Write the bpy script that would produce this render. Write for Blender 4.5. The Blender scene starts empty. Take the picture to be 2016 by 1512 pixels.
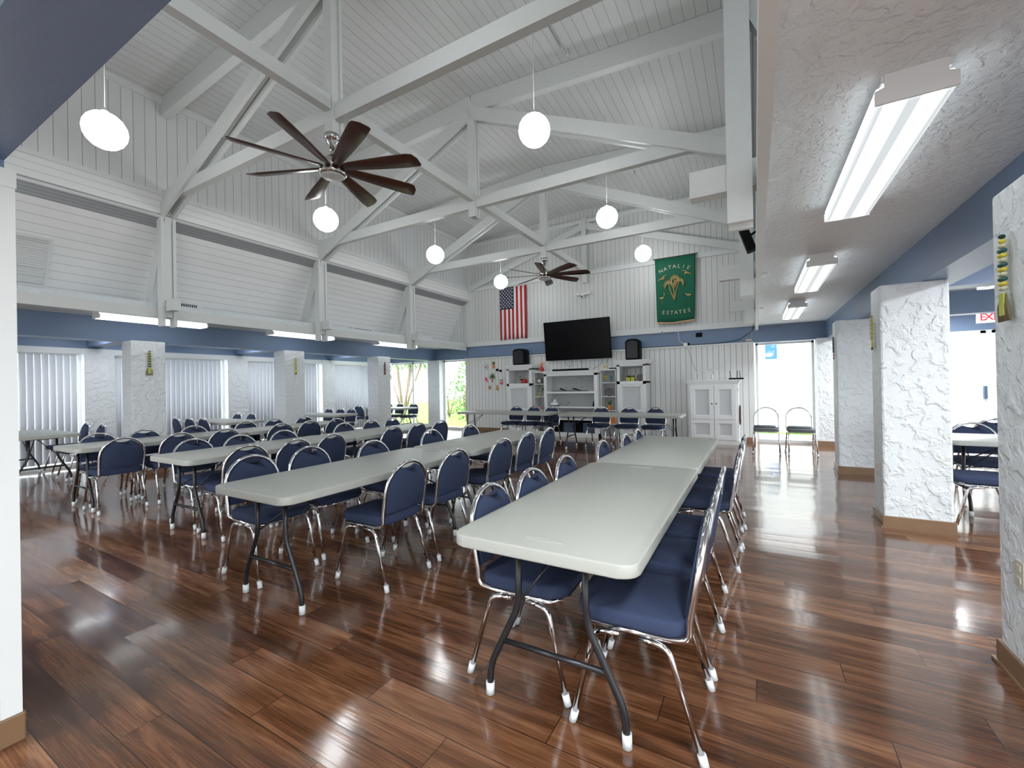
import bpy, bmesh, math, random
from mathutils import Vector, Matrix
random.seed(7)
PI=math.pi
C=bpy.context.scene.collection
sc=bpy.context.scene

# ------------------------------------------------------------------ materials
def newmat(name):
    m=bpy.data.materials.new(name); m.use_nodes=True
    nt=m.node_tree; b=nt.nodes['Principled BSDF']
    return m,nt,b
def N(nt,t,**kw):
    n=nt.nodes.new(t)
    for k,v in kw.items(): setattr(n,k,v)
    return n
def link(nt,a,b): nt.links.new(a,b)
def plain(name,col,rough=.5,metal=0,bump=0,bscale=60,var=0,spec=.5,emit=0):
    m,nt,b=newmat(name)
    b.inputs['Base Color'].default_value=(*col,1); b.inputs['Roughness'].default_value=rough
    b.inputs['Metallic'].default_value=metal; b.inputs['Specular IOR Level'].default_value=spec
    tc=N(nt,'ShaderNodeTexCoord')
    nz=N(nt,'ShaderNodeTexNoise'); nz.inputs['Scale'].default_value=bscale; nz.inputs['Detail'].default_value=4
    link(nt,tc.outputs['Object'],nz.inputs['Vector'])
    if var:
        mx=N(nt,'ShaderNodeMix',data_type='RGBA')
        mx.inputs[6].default_value=(*[c*(1-var) for c in col],1); mx.inputs[7].default_value=(*[min(1,c*(1+var)) for c in col],1)
        link(nt,nz.outputs['Fac'],mx.inputs[0]); link(nt,mx.outputs[2],b.inputs['Base Color'])
    if bump:
        bp=N(nt,'ShaderNodeBump'); bp.inputs['Strength'].default_value=bump; bp.inputs['Distance'].default_value=.004
        link(nt,nz.outputs['Fac'],bp.inputs['Height']); link(nt,bp.outputs['Normal'],b.inputs['Normal'])
    if emit:
        b.inputs['Emission Color'].default_value=(*col,1); b.inputs['Emission Strength'].default_value=emit
    return m
def fmath(nt,op,a,bv=None,cv=None):
    n=N(nt,'ShaderNodeMath',operation=op)
    for i,v in enumerate((a,bv,cv)):
        if v is None: continue
        if isinstance(v,(int,float)): n.inputs[i].default_value=v
        else: link(nt,v,n.inputs[i])
    return n.outputs[0]
def boards(name,col,axis,pitch,gap=.008,rough=.45,dark=.35,alt=False):
    """painted tongue-and-groove boards: grooves run perpendicular to axis"""
    m,nt,b=newmat(name); b.inputs['Roughness'].default_value=rough
    g=N(nt,'ShaderNodeNewGeometry'); s=N(nt,'ShaderNodeSeparateXYZ'); link(nt,g.outputs['Position'],s.inputs[0])
    c=s.outputs['XYZ'.index(axis)]
    v=fmath(nt,'DIVIDE',c,pitch)
    fr=fmath(nt,'FRACT',v)
    d=fmath(nt,'ABSOLUTE',fmath(nt,'SUBTRACT',fr,.5))
    edge=fmath(nt,'GREATER_THAN',d,.5-gap/pitch/2)
    wn=N(nt,'ShaderNodeTexWhiteNoise',noise_dimensions='1D'); link(nt,fmath(nt,'FLOOR',v),wn.inputs['W'])
    tone=fmath(nt,'ADD',fmath(nt,'MULTIPLY',wn.outputs['Value'],.05),.975)
    nz=N(nt,'ShaderNodeTexNoise'); nz.inputs['Scale'].default_value=3; link(nt,g.outputs['Position'],nz.inputs['Vector'])
    tone=fmath(nt,'MULTIPLY',tone,fmath(nt,'ADD',fmath(nt,'MULTIPLY',nz.outputs['Fac'],.06),.97))
    k=fmath(nt,'MULTIPLY',tone,fmath(nt,'SUBTRACT',1,fmath(nt,'MULTIPLY',edge,1-dark)))
    vm=N(nt,'ShaderNodeVectorMath',operation='SCALE'); vm.inputs[0].default_value=col; link(nt,k,vm.inputs['Scale'])
    link(nt,vm.outputs[0],b.inputs['Base Color'])
    bp=N(nt,'ShaderNodeBump'); bp.inputs['Strength'].default_value=.6; bp.inputs['Distance'].default_value=.006; bp.invert=True
    link(nt,edge,bp.inputs['Height']); link(nt,bp.outputs['Normal'],b.inputs['Normal'])
    return m
def stucco(name,col,scale=9,strength=.8,dist=.012):
    m,nt,b=newmat(name); b.inputs['Roughness'].default_value=.55
    g=N(nt,'ShaderNodeNewGeometry')
    nz=N(nt,'ShaderNodeTexNoise'); nz.inputs['Scale'].default_value=scale; nz.inputs['Detail'].default_value=7; nz.inputs['Distortion'].default_value=.35
    link(nt,g.outputs['Position'],nz.inputs['Vector'])
    cr=N(nt,'ShaderNodeValToRGB'); cr.color_ramp.elements[0].position=.46; cr.color_ramp.elements[1].position=.60
    link(nt,nz.outputs['Fac'],cr.inputs[0])
    n2=N(nt,'ShaderNodeTexNoise'); n2.inputs['Scale'].default_value=scale*7; n2.inputs['Detail'].default_value=3
    link(nt,g.outputs['Position'],n2.inputs['Vector'])
    h=fmath(nt,'ADD',cr.outputs[0],fmath(nt,'MULTIPLY',n2.outputs['Fac'],.35))
    bp=N(nt,'ShaderNodeBump'); bp.inputs['Strength'].default_value=strength; bp.inputs['Distance'].default_value=dist
    link(nt,h,bp.inputs['Height']); link(nt,bp.outputs['Normal'],b.inputs['Normal'])
    b.inputs['Base Color'].default_value=(*col,1)
    return m
def floormat():
    m,nt,b=newmat('laminate_planks')
    g=N(nt,'ShaderNodeNewGeometry'); s=N(nt,'ShaderNodeSeparateXYZ'); link(nt,g.outputs['Position'],s.inputs[0])
    W,L=.154,1.22
    ry=fmath(nt,'DIVIDE',fmath(nt,'ADD',s.outputs[1],.08),W); row=fmath(nt,'FLOOR',ry)
    xo=fmath(nt,'DIVIDE',fmath(nt,'ADD',s.outputs[0],fmath(nt,'MULTIPLY',row,.437)),L); col=fmath(nt,'FLOOR',xo)
    cv=N(nt,'ShaderNodeCombineXYZ'); link(nt,col,cv.inputs[0]); link(nt,row,cv.inputs[1])
    wn=N(nt,'ShaderNodeTexWhiteNoise',noise_dimensions='2D'); link(nt,cv.outputs[0],wn.inputs['Vector'])
    dy=fmath(nt,'ABSOLUTE',fmath(nt,'SUBTRACT',fmath(nt,'FRACT',ry),.5))
    dx=fmath(nt,'ABSOLUTE',fmath(nt,'SUBTRACT',fmath(nt,'FRACT',xo),.5))
    gap=fmath(nt,'MAXIMUM',fmath(nt,'GREATER_THAN',dy,.5-.0016/W),fmath(nt,'GREATER_THAN',dx,.5-.0016/L))
    # grain stretched along x, shifted per plank
    sh=N(nt,'ShaderNodeVectorMath',operation='MULTIPLY_ADD')
    link(nt,wn.outputs['Color'],sh.inputs[0]); sh.inputs[1].default_value=(9,5,3)
    sv=N(nt,'ShaderNodeVectorMath',operation='MULTIPLY'); link(nt,g.outputs['Position'],sv.inputs[0]); sv.inputs[1].default_value=(.8,9,1)
    link(nt,sv.outputs[0],sh.inputs[2])
    n1=N(nt,'ShaderNodeTexNoise'); n1.inputs['Scale'].default_value=1.6; n1.inputs['Detail'].default_value=7; n1.inputs['Distortion'].default_value=.5; n1.inputs['Roughness'].default_value=.62
    link(nt,sh.outputs[0],n1.inputs['Vector'])
    sv2=N(nt,'ShaderNodeVectorMath',operation='MULTIPLY'); link(nt,sh.outputs[0],sv2.inputs[0]); sv2.inputs[1].default_value=(2,9,1)
    n2=N(nt,'ShaderNodeTexNoise'); n2.inputs['Scale'].default_value=2.5; n2.inputs['Detail'].default_value=5
    link(nt,sv2.outputs[0],n2.inputs['Vector'])
    f=fmath(nt,'ADD',fmath(nt,'MULTIPLY',n1.outputs['Fac'],.66),fmath(nt,'MULTIPLY',n2.outputs['Fac'],.34))
    f=fmath(nt,'ADD',f,fmath(nt,'MULTIPLY',fmath(nt,'SUBTRACT',wn.outputs['Value'],.5),.14))
    cr=N(nt,'ShaderNodeValToRGB'); link(nt,f,cr.inputs[0]); e=cr.color_ramp.elements
    e[0].position=.30; e[0].color=(.034,.0135,.0065,1)
    e[1].position=.80; e[1].color=(.34,.195,.115,1)
    for p,c in ((.43,(.084,.033,.014,1)),(.52,(.140,.060,.028,1)),(.63,(.22,.108,.055,1))):
        q=e.new(p); q.color=c
    mx=N(nt,'ShaderNodeMix',data_type='RGBA'); link(nt,gap,mx.inputs[0]); link(nt,cr.outputs[0],mx.inputs[6]); mx.inputs[7].default_value=(.012,.007,.005,1)
    link(nt,mx.outputs[2],b.inputs['Base Color'])
    # each plank lies at its own tiny tilt, so reflections break from plank to plank
    t=N(nt,'ShaderNodeVectorMath',operation='SUBTRACT'); link(nt,wn.outputs['Color'],t.inputs[0]); t.inputs[1].default_value=(.5,.5,.5)
    t2=N(nt,'ShaderNodeVectorMath',operation='MULTIPLY'); link(nt,t.outputs[0],t2.inputs[0]); t2.inputs[1].default_value=(.022,.028,0)
    nw=N(nt,'ShaderNodeTexNoise'); nw.inputs['Scale'].default_value=2.2; link(nt,sv.outputs[0],nw.inputs['Vector'])
    bp=N(nt,'ShaderNodeBump'); bp.inputs['Strength'].default_value=.12; bp.inputs['Distance'].default_value=.004
    link(nt,fmath(nt,'ADD',nw.outputs['Fac'],fmath(nt,'MULTIPLY',n2.outputs['Fac'],.15)),bp.inputs['Height'])
    ad=N(nt,'ShaderNodeVectorMath',operation='ADD'); link(nt,bp.outputs['Normal'],ad.inputs[0]); link(nt,t2.outputs[0],ad.inputs[1])
    nn=N(nt,'ShaderNodeVectorMath',operation='NORMALIZE'); link(nt,ad.outputs[0],nn.inputs[0])
    link(nt,nn.outputs[0],b.inputs['Normal'])
    link(nt,fmath(nt,'ADD',fmath(nt,'MULTIPLY',n2.outputs['Fac'],.08),.11),b.inputs['Roughness'])
    b.inputs['Specular IOR Level'].default_value=.62
    b.inputs['Coat Weight'].default_value=.25; b.inputs['Coat Roughness'].default_value=.06
    link(nt,nn.outputs[0],b.inputs['Coat Normal'])
    return m
def glassmat():
    m=bpy.data.materials.new('window_glass'); m.use_nodes=True; nt=m.node_tree; nt.nodes.clear()
    o=N(nt,'ShaderNodeOutputMaterial'); t=N(nt,'ShaderNodeBsdfTransparent'); t.inputs[0].default_value=(.97,.985,.98,1)
    g=N(nt,'ShaderNodeBsdfGlossy'); g.inputs['Roughness'].default_value=.03
    mx=N(nt,'ShaderNodeMixShader'); mx.inputs[0].default_value=.05
    link(nt,t.outputs[0],mx.inputs[1]); link(nt,g.outputs[0],mx.inputs[2]); link(nt,mx.outputs[0],o.inputs[0]); return m
def cloth(name,col,trans=.5):
    m=bpy.data.materials.new(name); m.use_nodes=True; nt=m.node_tree; nt.nodes.clear()
    o=N(nt,'ShaderNodeOutputMaterial'); d=N(nt,'ShaderNodeBsdfDiffuse'); t=N(nt,'ShaderNodeBsdfTranslucent')
    for n in (d,t): n.inputs[0].default_value=(*col,1)
    mx=N(nt,'ShaderNodeMixShader'); mx.inputs[0].default_value=trans
    link(nt,d.outputs[0],mx.inputs[1]); link(nt,t.outputs[0],mx.inputs[2]); link(nt,mx.outputs[0],o.inputs[0]); return m
def emis(name,col,s):
    m=bpy.data.materials.new(name); m.use_nodes=True; nt=m.node_tree; nt.nodes.clear()
    o=N(nt,'ShaderNodeOutputMaterial'); e=N(nt,'ShaderNodeEmission'); e.inputs[0].default_value=(*col,1); e.inputs[1].default_value=s
    link(nt,e.outputs[0],o.inputs[0]); return m
def lensmat():
    """prismatic wrap lens: two bright tubes show through it"""
    m=bpy.data.materials.new('prismatic_lens'); m.use_nodes=True; nt=m.node_tree; nt.nodes.clear()
    o=N(nt,'ShaderNodeOutputMaterial'); e=N(nt,'ShaderNodeEmission'); e.inputs[0].default_value=(.93,.98,1,1)
    tc=N(nt,'ShaderNodeTexCoord'); s=N(nt,'ShaderNodeSeparateXYZ'); link(nt,tc.outputs['Object'],s.inputs[0])
    d=fmath(nt,'ABSOLUTE',fmath(nt,'SUBTRACT',fmath(nt,'ABSOLUTE',s.outputs[0]),.058))
    k=fmath(nt,'SUBTRACT',1,fmath(nt,'MINIMUM',fmath(nt,'MULTIPLY',d,25),1))
    g=N(nt,'ShaderNodeNewGeometry'); sn=N(nt,'ShaderNodeSeparateXYZ'); link(nt,g.outputs['Normal'],sn.inputs[0])
    side=fmath(nt,'SUBTRACT',1,fmath(nt,'ABSOLUTE',sn.outputs[2]))
    link(nt,fmath(nt,'ADD',fmath(nt,'ADD',fmath(nt,'MULTIPLY',k,LENS*1.1),LENS*.15),fmath(nt,'MULTIPLY',side,1.0)),e.inputs[1])
    link(nt,e.outputs[0],o.inputs[0]); return m
LENS=3.0; GLOBE=12.0; WORLD=3.6
WHITE=(.72,.745,.745)
M={}
M['white']=plain('white_paint',WHITE,.45,bump=.15,bscale=30)
M['beam']=plain('white_beam_paint',(.68,.71,.70),.45,bump=.25,bscale=18,var=.04)
M['ceil_boards']=boards('ceiling_boards',(.64,.66,.655),'X',.135,gap=.007,dark=.55)
M['wall_boards_x']=boards('wall_boards_back',(.68,.70,.69),'X',.118,gap=.008,dark=.45)
M['panel_boards']=boards('panel_boards_back',(.76,.77,.76),'X',.118,gap=.009,dark=.3)
M['wall_boards_y']=boards('wall_boards_side',(.70,.72,.72),'Y',.135,dark=.5)
M['boards_z']=boards('slope_boards',(.86,.865,.865),'Z',.105,gap=.005,dark=.55)
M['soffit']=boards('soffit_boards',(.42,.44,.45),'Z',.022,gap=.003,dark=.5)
M['blue']=plain('blue_wall_paint',(.165,.235,.365),.4,bump=.3,bscale=40,var=.03)
M['stucco']=stucco('white_stucco',(.70,.735,.755),12,.75,.010)
M['ceil_stucco']=stucco('textured_ceiling',(.74,.79,.82),22,.75,.007)
M['floor']=floormat()
M['base']=plain('brown_vinyl_base',(.20,.115,.062),.35,var=.1,bscale=10)
M['glass']=glassmat()
M['frame_alu']=plain('white_aluminium',(.75,.77,.78),.35,metal=.0)
M['blind']=cloth('vinyl_blind',(.70,.72,.76),.15)
M['fabric']=plain('navy_fabric',(.034,.048,.098),.85,bump=.8,bscale=420,var=.35,spec=.25)
M['greyfabric']=plain('grey_fabric',(.16,.17,.19),.85,bump=.8,bscale=420,var=.3,spec=.25)
M['chrome']=plain('chrome_tube',(.66,.66,.67),.12,metal=1)
M['cap']=plain('white_plastic_cap',(.62,.64,.66),.5)
M['black']=plain('black_plastic',(.003,.003,.003),.6,spec=.12)
M['darkmetal']=plain('dark_steel',(.022,.022,.025),.3,metal=.4)
M['tabletop']=plain('blow_moulded_plastic',(.37,.382,.35),.42,bump=.35,bscale=150,var=.05)
M['opal']=emis('opal_globe',(.97,.985,1),GLOBE)
M['lens']=lensmat()
M['brushed']=plain('polished_nickel',(.62,.62,.60),.16,metal=1)
M['walnut']=plain('walnut_blade',(.075,.026,.014),.35,bump=.2,bscale=25,var=.4)
M['frosted']=plain('frosted_lens',(.75,.77,.76),.5)
M['hfield_shade']=plain('door_field_shaded',(.60,.61,.63),.45); M['hback_shade']=plain('hutch_back_shaded',(.50,.505,.51),.6); M['hutch']=plain('white_lacquer',(.80,.81,.81),.3)  # backs and door fields greyed: recess shade painted into the white lacquer
M['screen']=plain('tv_screen',(.002,.002,.003),.25,spec=.12)
M['red']=plain('flag_red',(.42,.010,.018),.8); M['flagwhite']=plain('flag_white',(.80,.78,.78),.8); M['navy']=plain('flag_navy',(.012,.016,.06),.8)
M['bannergreen']=plain('banner_green',(.004,.115,.062),.8,var=.12,bscale=8)
M['gold']=plain('gold_thread',(.46,.36,.14),.6); M['palegold']=plain('pale_thread',(.50,.52,.36),.6)
def cm(n,c,r=.5,**k):
    M[n]=plain(n,c,r,**k); return M[n]
for n,c,r in [('pink',(.75,.10,.16),.5),('orange',(.75,.24,.05),.5),('leaf',(.05,.16,.03),.6),('yellow',(.62,.58,.10),.5),('teal',(.06,.30,.36),.2),('amber',(.55,.38,.05),.2),
              ('plate',(.10,.09,.10),.35),('cream',(.72,.66,.45),.5),('redpot',(.45,.03,.02),.3),('tan',(.55,.33,.18),.5),('greenglass',(.03,.20,.03),.15),('pinkish',(.62,.35,.36),.4),
              ('deckwhite',(.85,.85,.85),.4),('lei_green',(.02,.09,.08),.35),('lei_yellow',(.62,.52,.06),.35),('lei_cream',(.55,.54,.38),.35),('lei_red',(.35,.03,.04),.35),('ribbon',(.42,.45,.06),.4),('tassel',(.17,.13,.06),.7),
              ('slate',(.06,.10,.17),.5),('almond',(.55,.53,.44),.4),('exitred',(.6,.02,.04),.5),('concrete',(.55,.54,.52),.9),('bark',(.24,.17,.11),.9),('housewall',(.75,.74,.70),.9),('awning',(.03,.14,.35),.6),('roofgrey',(.25,.27,.28),.8)]:
    cm(n,c,r)
def grass():
    m=plain('lawn',(.20,.34,.05),.9,bscale=4,var=.45); return m
M['grass']=grass()
M['foliage']=plain('foliage',(.10,.26,.03),.8,bscale=12,var=.6)

# ------------------------------------------------------------------ mesh helpers
class MB:
    def __init__(s): s.bm=bmesh.new()
    def _new(s,n0,mi):
        s.bm.faces.ensure_lookup_table()
        for f in s.bm.faces[n0:]: f.material_index=mi
    def box(s,x0,x1,y0,y1,z0,z1,mi=0,bev=0):
        n0=len(s.bm.faces)
        if bev:
            t=bmesh.new(); r=bmesh.ops.create_cube(t,size=1)
            bmesh.ops.scale(t,vec=(abs(x1-x0),abs(y1-y0),abs(z1-z0)),verts=t.verts)
            bmesh.ops.bevel(t,geom=t.edges[:],offset=bev,segments=2,affect='EDGES',profile=.5)
            bmesh.ops.translate(t,vec=((x0+x1)/2,(y0+y1)/2,(z0+z1)/2),verts=t.verts)
            me=bpy.data.meshes.new('tmp'); t.to_mesh(me); t.free(); s.bm.from_mesh(me); bpy.data.meshes.remove(me)
        else:
            vs=[s.bm.verts.new((x,y,z)) for z in (z0,z1) for (x,y) in ((x0,y0),(x1,y0),(x1,y1),(x0,y1))]
            for q in ((3,2,1,0),(4,5,6,7),(0,1,5,4),(1,2,6,5),(2,3,7,6),(3,0,4,7)): s.bm.faces.new([vs[i] for i in q])
        s._new(n0,mi); return s
    def beam(s,p,q,w,h,up=(0,0,1),mi=0,off=0):
        """rectangular bar from p to q; h measured along up, w across"""
        n0=len(s.bm.faces)
        p=Vector(p); q=Vector(q); d=(q-p).normalized(); u=Vector(up); u=(u-d*u.dot(d)).normalized(); r=d.cross(u)
        vs=[]
        for c in (p,q):
            for a,b in ((-1,-1),(1,-1),(1,1),(-1,1)): vs.append(s.bm.verts.new(c+r*(a*w/2+off)+u*(b*h/2)))
        for f in ((3,2,1,0),(4,5,6,7),(0,1,5,4),(1,2,6,5),(2,3,7,6),(3,0,4,7)): s.bm.faces.new([vs[i] for i in f])
        s._new(n0,mi); return s
    def tube(s,pts,r,seg=8,mi=0,caps=True,closed=False):
        n0=len(s.bm.faces)
        pts=[Vector(p) for p in pts]; n=len(pts); rings=[]
        rr=r if isinstance(r,(list,tuple)) else [r]*n
        nrm=None
        for i in range(n):
            if closed: d=(pts[(i+1)%n]-pts[i-1]).normalized()
            else: d=(pts[min(i+1,n-1)]-pts[max(i-1,0)]).normalized()
            if nrm is None:
                a=Vector((0,0,1)) if abs(d.z)<.9 else Vector((1,0,0)); nrm=(a-d*a.dot(d)).normalized()
            else:
                nrm=(nrm-d*nrm.dot(d)); nrm=nrm.normalized() if nrm.length>1e-6 else Vector((1,0,0))
            b=d.cross(nrm)
            rings.append([s.bm.verts.new(pts[i]+(nrm*math.cos(2*PI*k/seg)+b*math.sin(2*PI*k/seg))*rr[i]) for k in range(seg)])
        for i in range(n if closed else n-1):
            A=rings[i]; B=rings[(i+1)%n]
            for k in range(seg): 
                f=s.bm.faces.new((A[k],A[(k+1)%seg],B[(k+1)%seg],B[k])); f.smooth=True
        if caps and not closed:
            s.bm.faces.new(rings[0][::-1]); s.bm.faces.new(rings[-1])
        s._new(n0,mi); return s
    def lathe(s,prof,c=(0,0,0),seg=20,mi=0,smooth=True,sx=1,sy=1):
        n0=len(s.bm.faces); rings=[]
        for r,z in prof:
            if r<1e-5: rings.append([s.bm.verts.new((c[0],c[1],c[2]+z))])
            else: rings.append([s.bm.verts.new((c[0]+sx*r*math.cos(2*PI*k/seg),c[1]+sy*r*math.sin(2*PI*k/seg),c[2]+z)) for k in range(seg)])
        for A,B in zip(rings,rings[1:]):
            if len(A)==1 and len(B)==1: continue
            for k in range(seg):
                a,a2=A[k%len(A)],A[(k+1)%len(A)]; b,b2=B[k%len(B)],B[(k+1)%len(B)]
                vs=[a,a2,b2,b] if len(A)>1 and len(B)>1 else ([a,b2,b] if len(A)==1 else [a,a2,b])
                f=s.bm.faces.new(vs); f.smooth=smooth
        for R_,fl in ((rings[0],True),(rings[-1],False)):
            if len(R_)>1: s.bm.faces.new(R_[::-1] if fl else R_)
        s._new(n0,mi); return s
    def prism(s,poly,o,ux,uy,t,mi=0,bev=0):
        """polygon in plane (o,ux,uy) extruded by t along ux x uy (both ways)"""
        o=Vector(o);ux=Vector(ux).normalized();uy=Vector(uy).normalized();w=ux.cross(uy)
        t_=bmesh.new()
        A=[t_.verts.new(o+ux*a+uy*b-w*t/2) for a,b in poly]; B=[t_.verts.new(o+ux*a+uy*b+w*t/2) for a,b in poly]
        t_.faces.new(A[::-1]); t_.faces.new(B); n=len(A)
        for i in range(n): t_.faces.new((A[i],A[(i+1)%n],B[(i+1)%n],B[i]))
        if bev:
            es=[e for e in t_.edges if len(e.link_faces)==2 and (len(e.link_faces[0].verts)>4) != (len(e.link_faces[1].verts)>4)] if n>4 else t_.edges[:]
            bmesh.ops.bevel(t_,geom=es,offset=bev,segments=2,affect='EDGES',profile=.5)
        for f in t_.faces: f.material_index=mi; f.smooth=bool(bev)
        me=bpy.data.meshes.new('tmp'); t_.to_mesh(me); t_.free(); s.bm.from_mesh(me); bpy.data.meshes.remove(me)
        return s
    def sphere(s,c,r,seg=16,mi=0,sc=(1,1,1)):
        prof=[(r*math.sin(PI*i/10)*1,-r*math.cos(PI*i/10)*sc[2]) for i in range(11)]; prof[0]=(0,prof[0][1]); prof[-1]=(0,prof[-1][1])
        return s.lathe(prof,c,seg,mi,True,sc[0],sc[1])
    def build(s,name,mats,parent=None,loc=None,rot=None):
        me=bpy.data.meshes.new(name); bmesh.ops.recalc_face_normals(s.bm,faces=s.bm.faces[:]) ; s.bm.to_mesh(me); s.bm.free()
        if not isinstance(mats,(list,tuple)): mats=[mats]
        for m in mats: me.materials.append(m)
        o=bpy.data.objects.new(name,me); C.objects.link(o)
        if parent: o.parent=parent
        if loc: o.location=loc
        if rot: o.rotation_euler=rot
        return o
def tag(o,label,cat,group=None,kind=None):
    o['label']=label; o['category']=cat
    if group: o['group']=group
    if kind: o['kind']=kind
    return o
def thing(name,label,cat,loc=(0,0,0),rz=0,group=None):
    o=bpy.data.objects.new(name,None); C.objects.link(o); o.location=loc; o.rotation_euler=(0,0,rz); o.empty_display_size=.1
    return tag(o,label,cat,group)
def struct(o): o['kind']='structure'; return o
kids={}
def copy_tree(o,parent=None):
    c=o.copy(); C.objects.link(c)
    if parent: c.parent=parent
    for ch in [x for x in ALL_CHILD.get(o.name,[])]: copy_tree(ch,c)
    return c
ALL_CHILD={}
def index_children(root):
    ALL_CHILD[root.name]=list(root.children)
    for ch in root.children: index_children(ch)
def arc(cx,cy,r,a0,a1,n): return [(cx+r*math.cos(math.radians(a0+(a1-a0)*i/n)),cy+r*math.sin(math.radians(a0+(a1-a0)*i/n))) for i in range(n+1)]
def bend(pts,r,n=4):
    """round the corners of a polyline"""
    P=[Vector(p) for p in pts]; out=[P[0]]
    for i in range(1,len(P)-1):
        a,b,c=P[i-1],P[i],P[i+1]; d1=(a-b).normalized(); d2=(c-b).normalized()
        k=min(r,(a-b).length*.45,(c-b).length*.45); s_=b+d1*k; e_=b+d2*k
        for j in range(n+1):
            t=j/n; out.append(s_*(1-t)**2+b*2*t*(1-t)+e_*t*t)
    out.append(P[-1]); return out

# ------------------------------------------------------------------ room shell
YB=10.95; XL=-11.1; XR=5.5; YF=-4.0; CZ=2.57
TY=(3.08,5.72,8.35); CX=-3.87
struct(MB().box(XL-.1,XR+.1,YF-.1,YB+.15,-.1,0).build('floor',M['floor']))
# low ceilings (aisles and outer bays, area in front)
lc=MB(); lc.box(0.06,XR,YF,YB,CZ,CZ+.12); lc.box(XL,-7.8,YF,YB,CZ,CZ+.12); lc.box(-7.8,.06,YF,.2,CZ,CZ+.12)
struct(lc.build('ceiling',M['ceil_stucco']))
def zc(x): return 6.0-.065*abs(x-CX)
hc=MB()
hc.prism([(-7.8,zc(-7.8)),(CX,zc(CX)),(.06,zc(.06)),(.06,zc(.06)+.1),(CX,zc(CX)+.1),(-7.8,zc(-7.8)+.1)],(0,(.2+YB)/2,0),(1,0,0),(0,0,1),YB-.2)
struct(hc.build('ceiling',M['ceil_boards']))
# back wall pieces
struct(MB().box(-7.8,-0.005,10.88,11.08,0,2.185).build('wall_back',M['panel_boards']))
struct(MB().box(-8.8,1.1,10.95,11.1,2.57,6.15).build('wall_back',M['wall_boards_x']))
struct(MB().box(XL,XR,10.94,11.1,2.2,2.57).build('wall_back',M['blue']))
b=MB(); b.box(-9.24,-8.76,10.78,11.1,0,2.2); b.box(1.12,1.56,10.72,11.1,0,2.2); b.box(3.78,XR,10.95,11.1,0,2.2); b.box(1.56,1.95,10.95,11.1,0,2.2)
struct(b.build('wall_back',M['stucco']))
t=MB(); t.box(-7.8,0,10.85,10.95,2.18,2.215); t.box(-7.75,-.02,10.90,10.95,2.565,2.70); t.box(-7.65,-.05,10.90,10.95,4.255,4.37); t.box(-7.75,-7.55,10.89,10.95,2.7,5.8); t.box(-7.7,.0,10.88,10.95,5.62,5.72)
struct(t.build('trim_1',M['white']))
# side walls of the high hall (mirrored about the ridge)
def mirror(x,s): return x if s<0 else 2*CX-x
for s,nm in ((-1,'left'),(1,'right')):
    def pz(name,mat,pts,y0=.2,y1=YB,th=.05):
        m=MB(); P=[(mirror(x,s),z) for x,z in pts]
        (xa,za),(xb,zb)=P; d=Vector((xb-xa,0,zb-za)).normalized(); n=Vector((d.z,0,-d.x)); 
        if n.x*(-1 if s<0 else 1)<0: n=-n
        vs=[]
        for y in (y0,y1):
            for (x,z) in ((xa,za),(xb,zb)):
                vs.append((x,y,z)); 
            for (x,z) in ((xb,zb),(xa,za)): vs.append((x+n.x*th,y,z+n.z*th))
        v=[m.bm.verts.new(p) for p in vs]
        for q in ((0,1,2,3),(7,6,5,4),(0,4,5,1),(1,5,6,2),(2,6,7,3),(3,7,4,0)): m.bm.faces.new([v[i] for i in q])
        return struct(m.build(name,mat))
    pz('wall_'+nm,M['boards_z'],[(-8.60,2.60),(-7.925,3.89)])
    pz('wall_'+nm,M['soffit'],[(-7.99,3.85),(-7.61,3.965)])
    pz('wall_'+nm,M['boards_z'],[(-7.61,3.955),(-7.70,4.36)])
    pz('wall_'+nm,M['wall_boards_y'],[(-7.68,4.32),(-7.68,5.80)])
    tr=MB()
    for (x0,x1,z0,z1) in ((-7.70,-7.63,5.66,5.76),(-7.72,-7.655,4.29,4.35)):
        a,b_=sorted((mirror(x0,s),mirror(x1,s))); tr.box(a,b_,.2,YB,z0,z1)
    struct(tr.build('trim_2',M['white']))
    # blue beam over the pillar line
    a,b_=sorted((mirror(-9.035,s),mirror(-9.32,s)))
    struct(MB().box(a,b_,.5,YB,2.2,CZ).build('wall_'+nm,M['blue']))
    for y in (3.1,5.75,8.35):
        a,b_=sorted((mirror(-9.32,s),XL if s<0 else XR)); struct(MB().box(a,b_,y+.02,y+.25,2.24,CZ).build('wall_'+nm,M['blue']))
# gable closing the hall toward the camera
struct(MB().box(-7.8,.06,.2,.26,2.5,6.2).build('wall_front',M['wall_boards_x']))
# opening in front: blue header and white jamb
struct(MB().box(-4.5,-1.05,.30,.50,2.29,2.9).build('wall_front',M['blue']))
j=MB(); j.box(-3.4,-2.53,.30,.50,.11,2.20); j.box(-3.42,-2.515,.28,.515,2.16,2.23); j.box(-2.535,-2.52,.455,.512,.11,2.17); j.box(-2.535,-2.52,.30,.44,.11,2.17)
struct(j.build('trim_3',M['white']))
struct(MB().box(-4.5,-2.6,.3,.5,2.2,2.3).build('wall_front',M['blue']))
struct(MB().box(-3.41,-2.512,.29,.52,0,.11,bev=.006).build('baseboard_front',M['base']))
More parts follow.
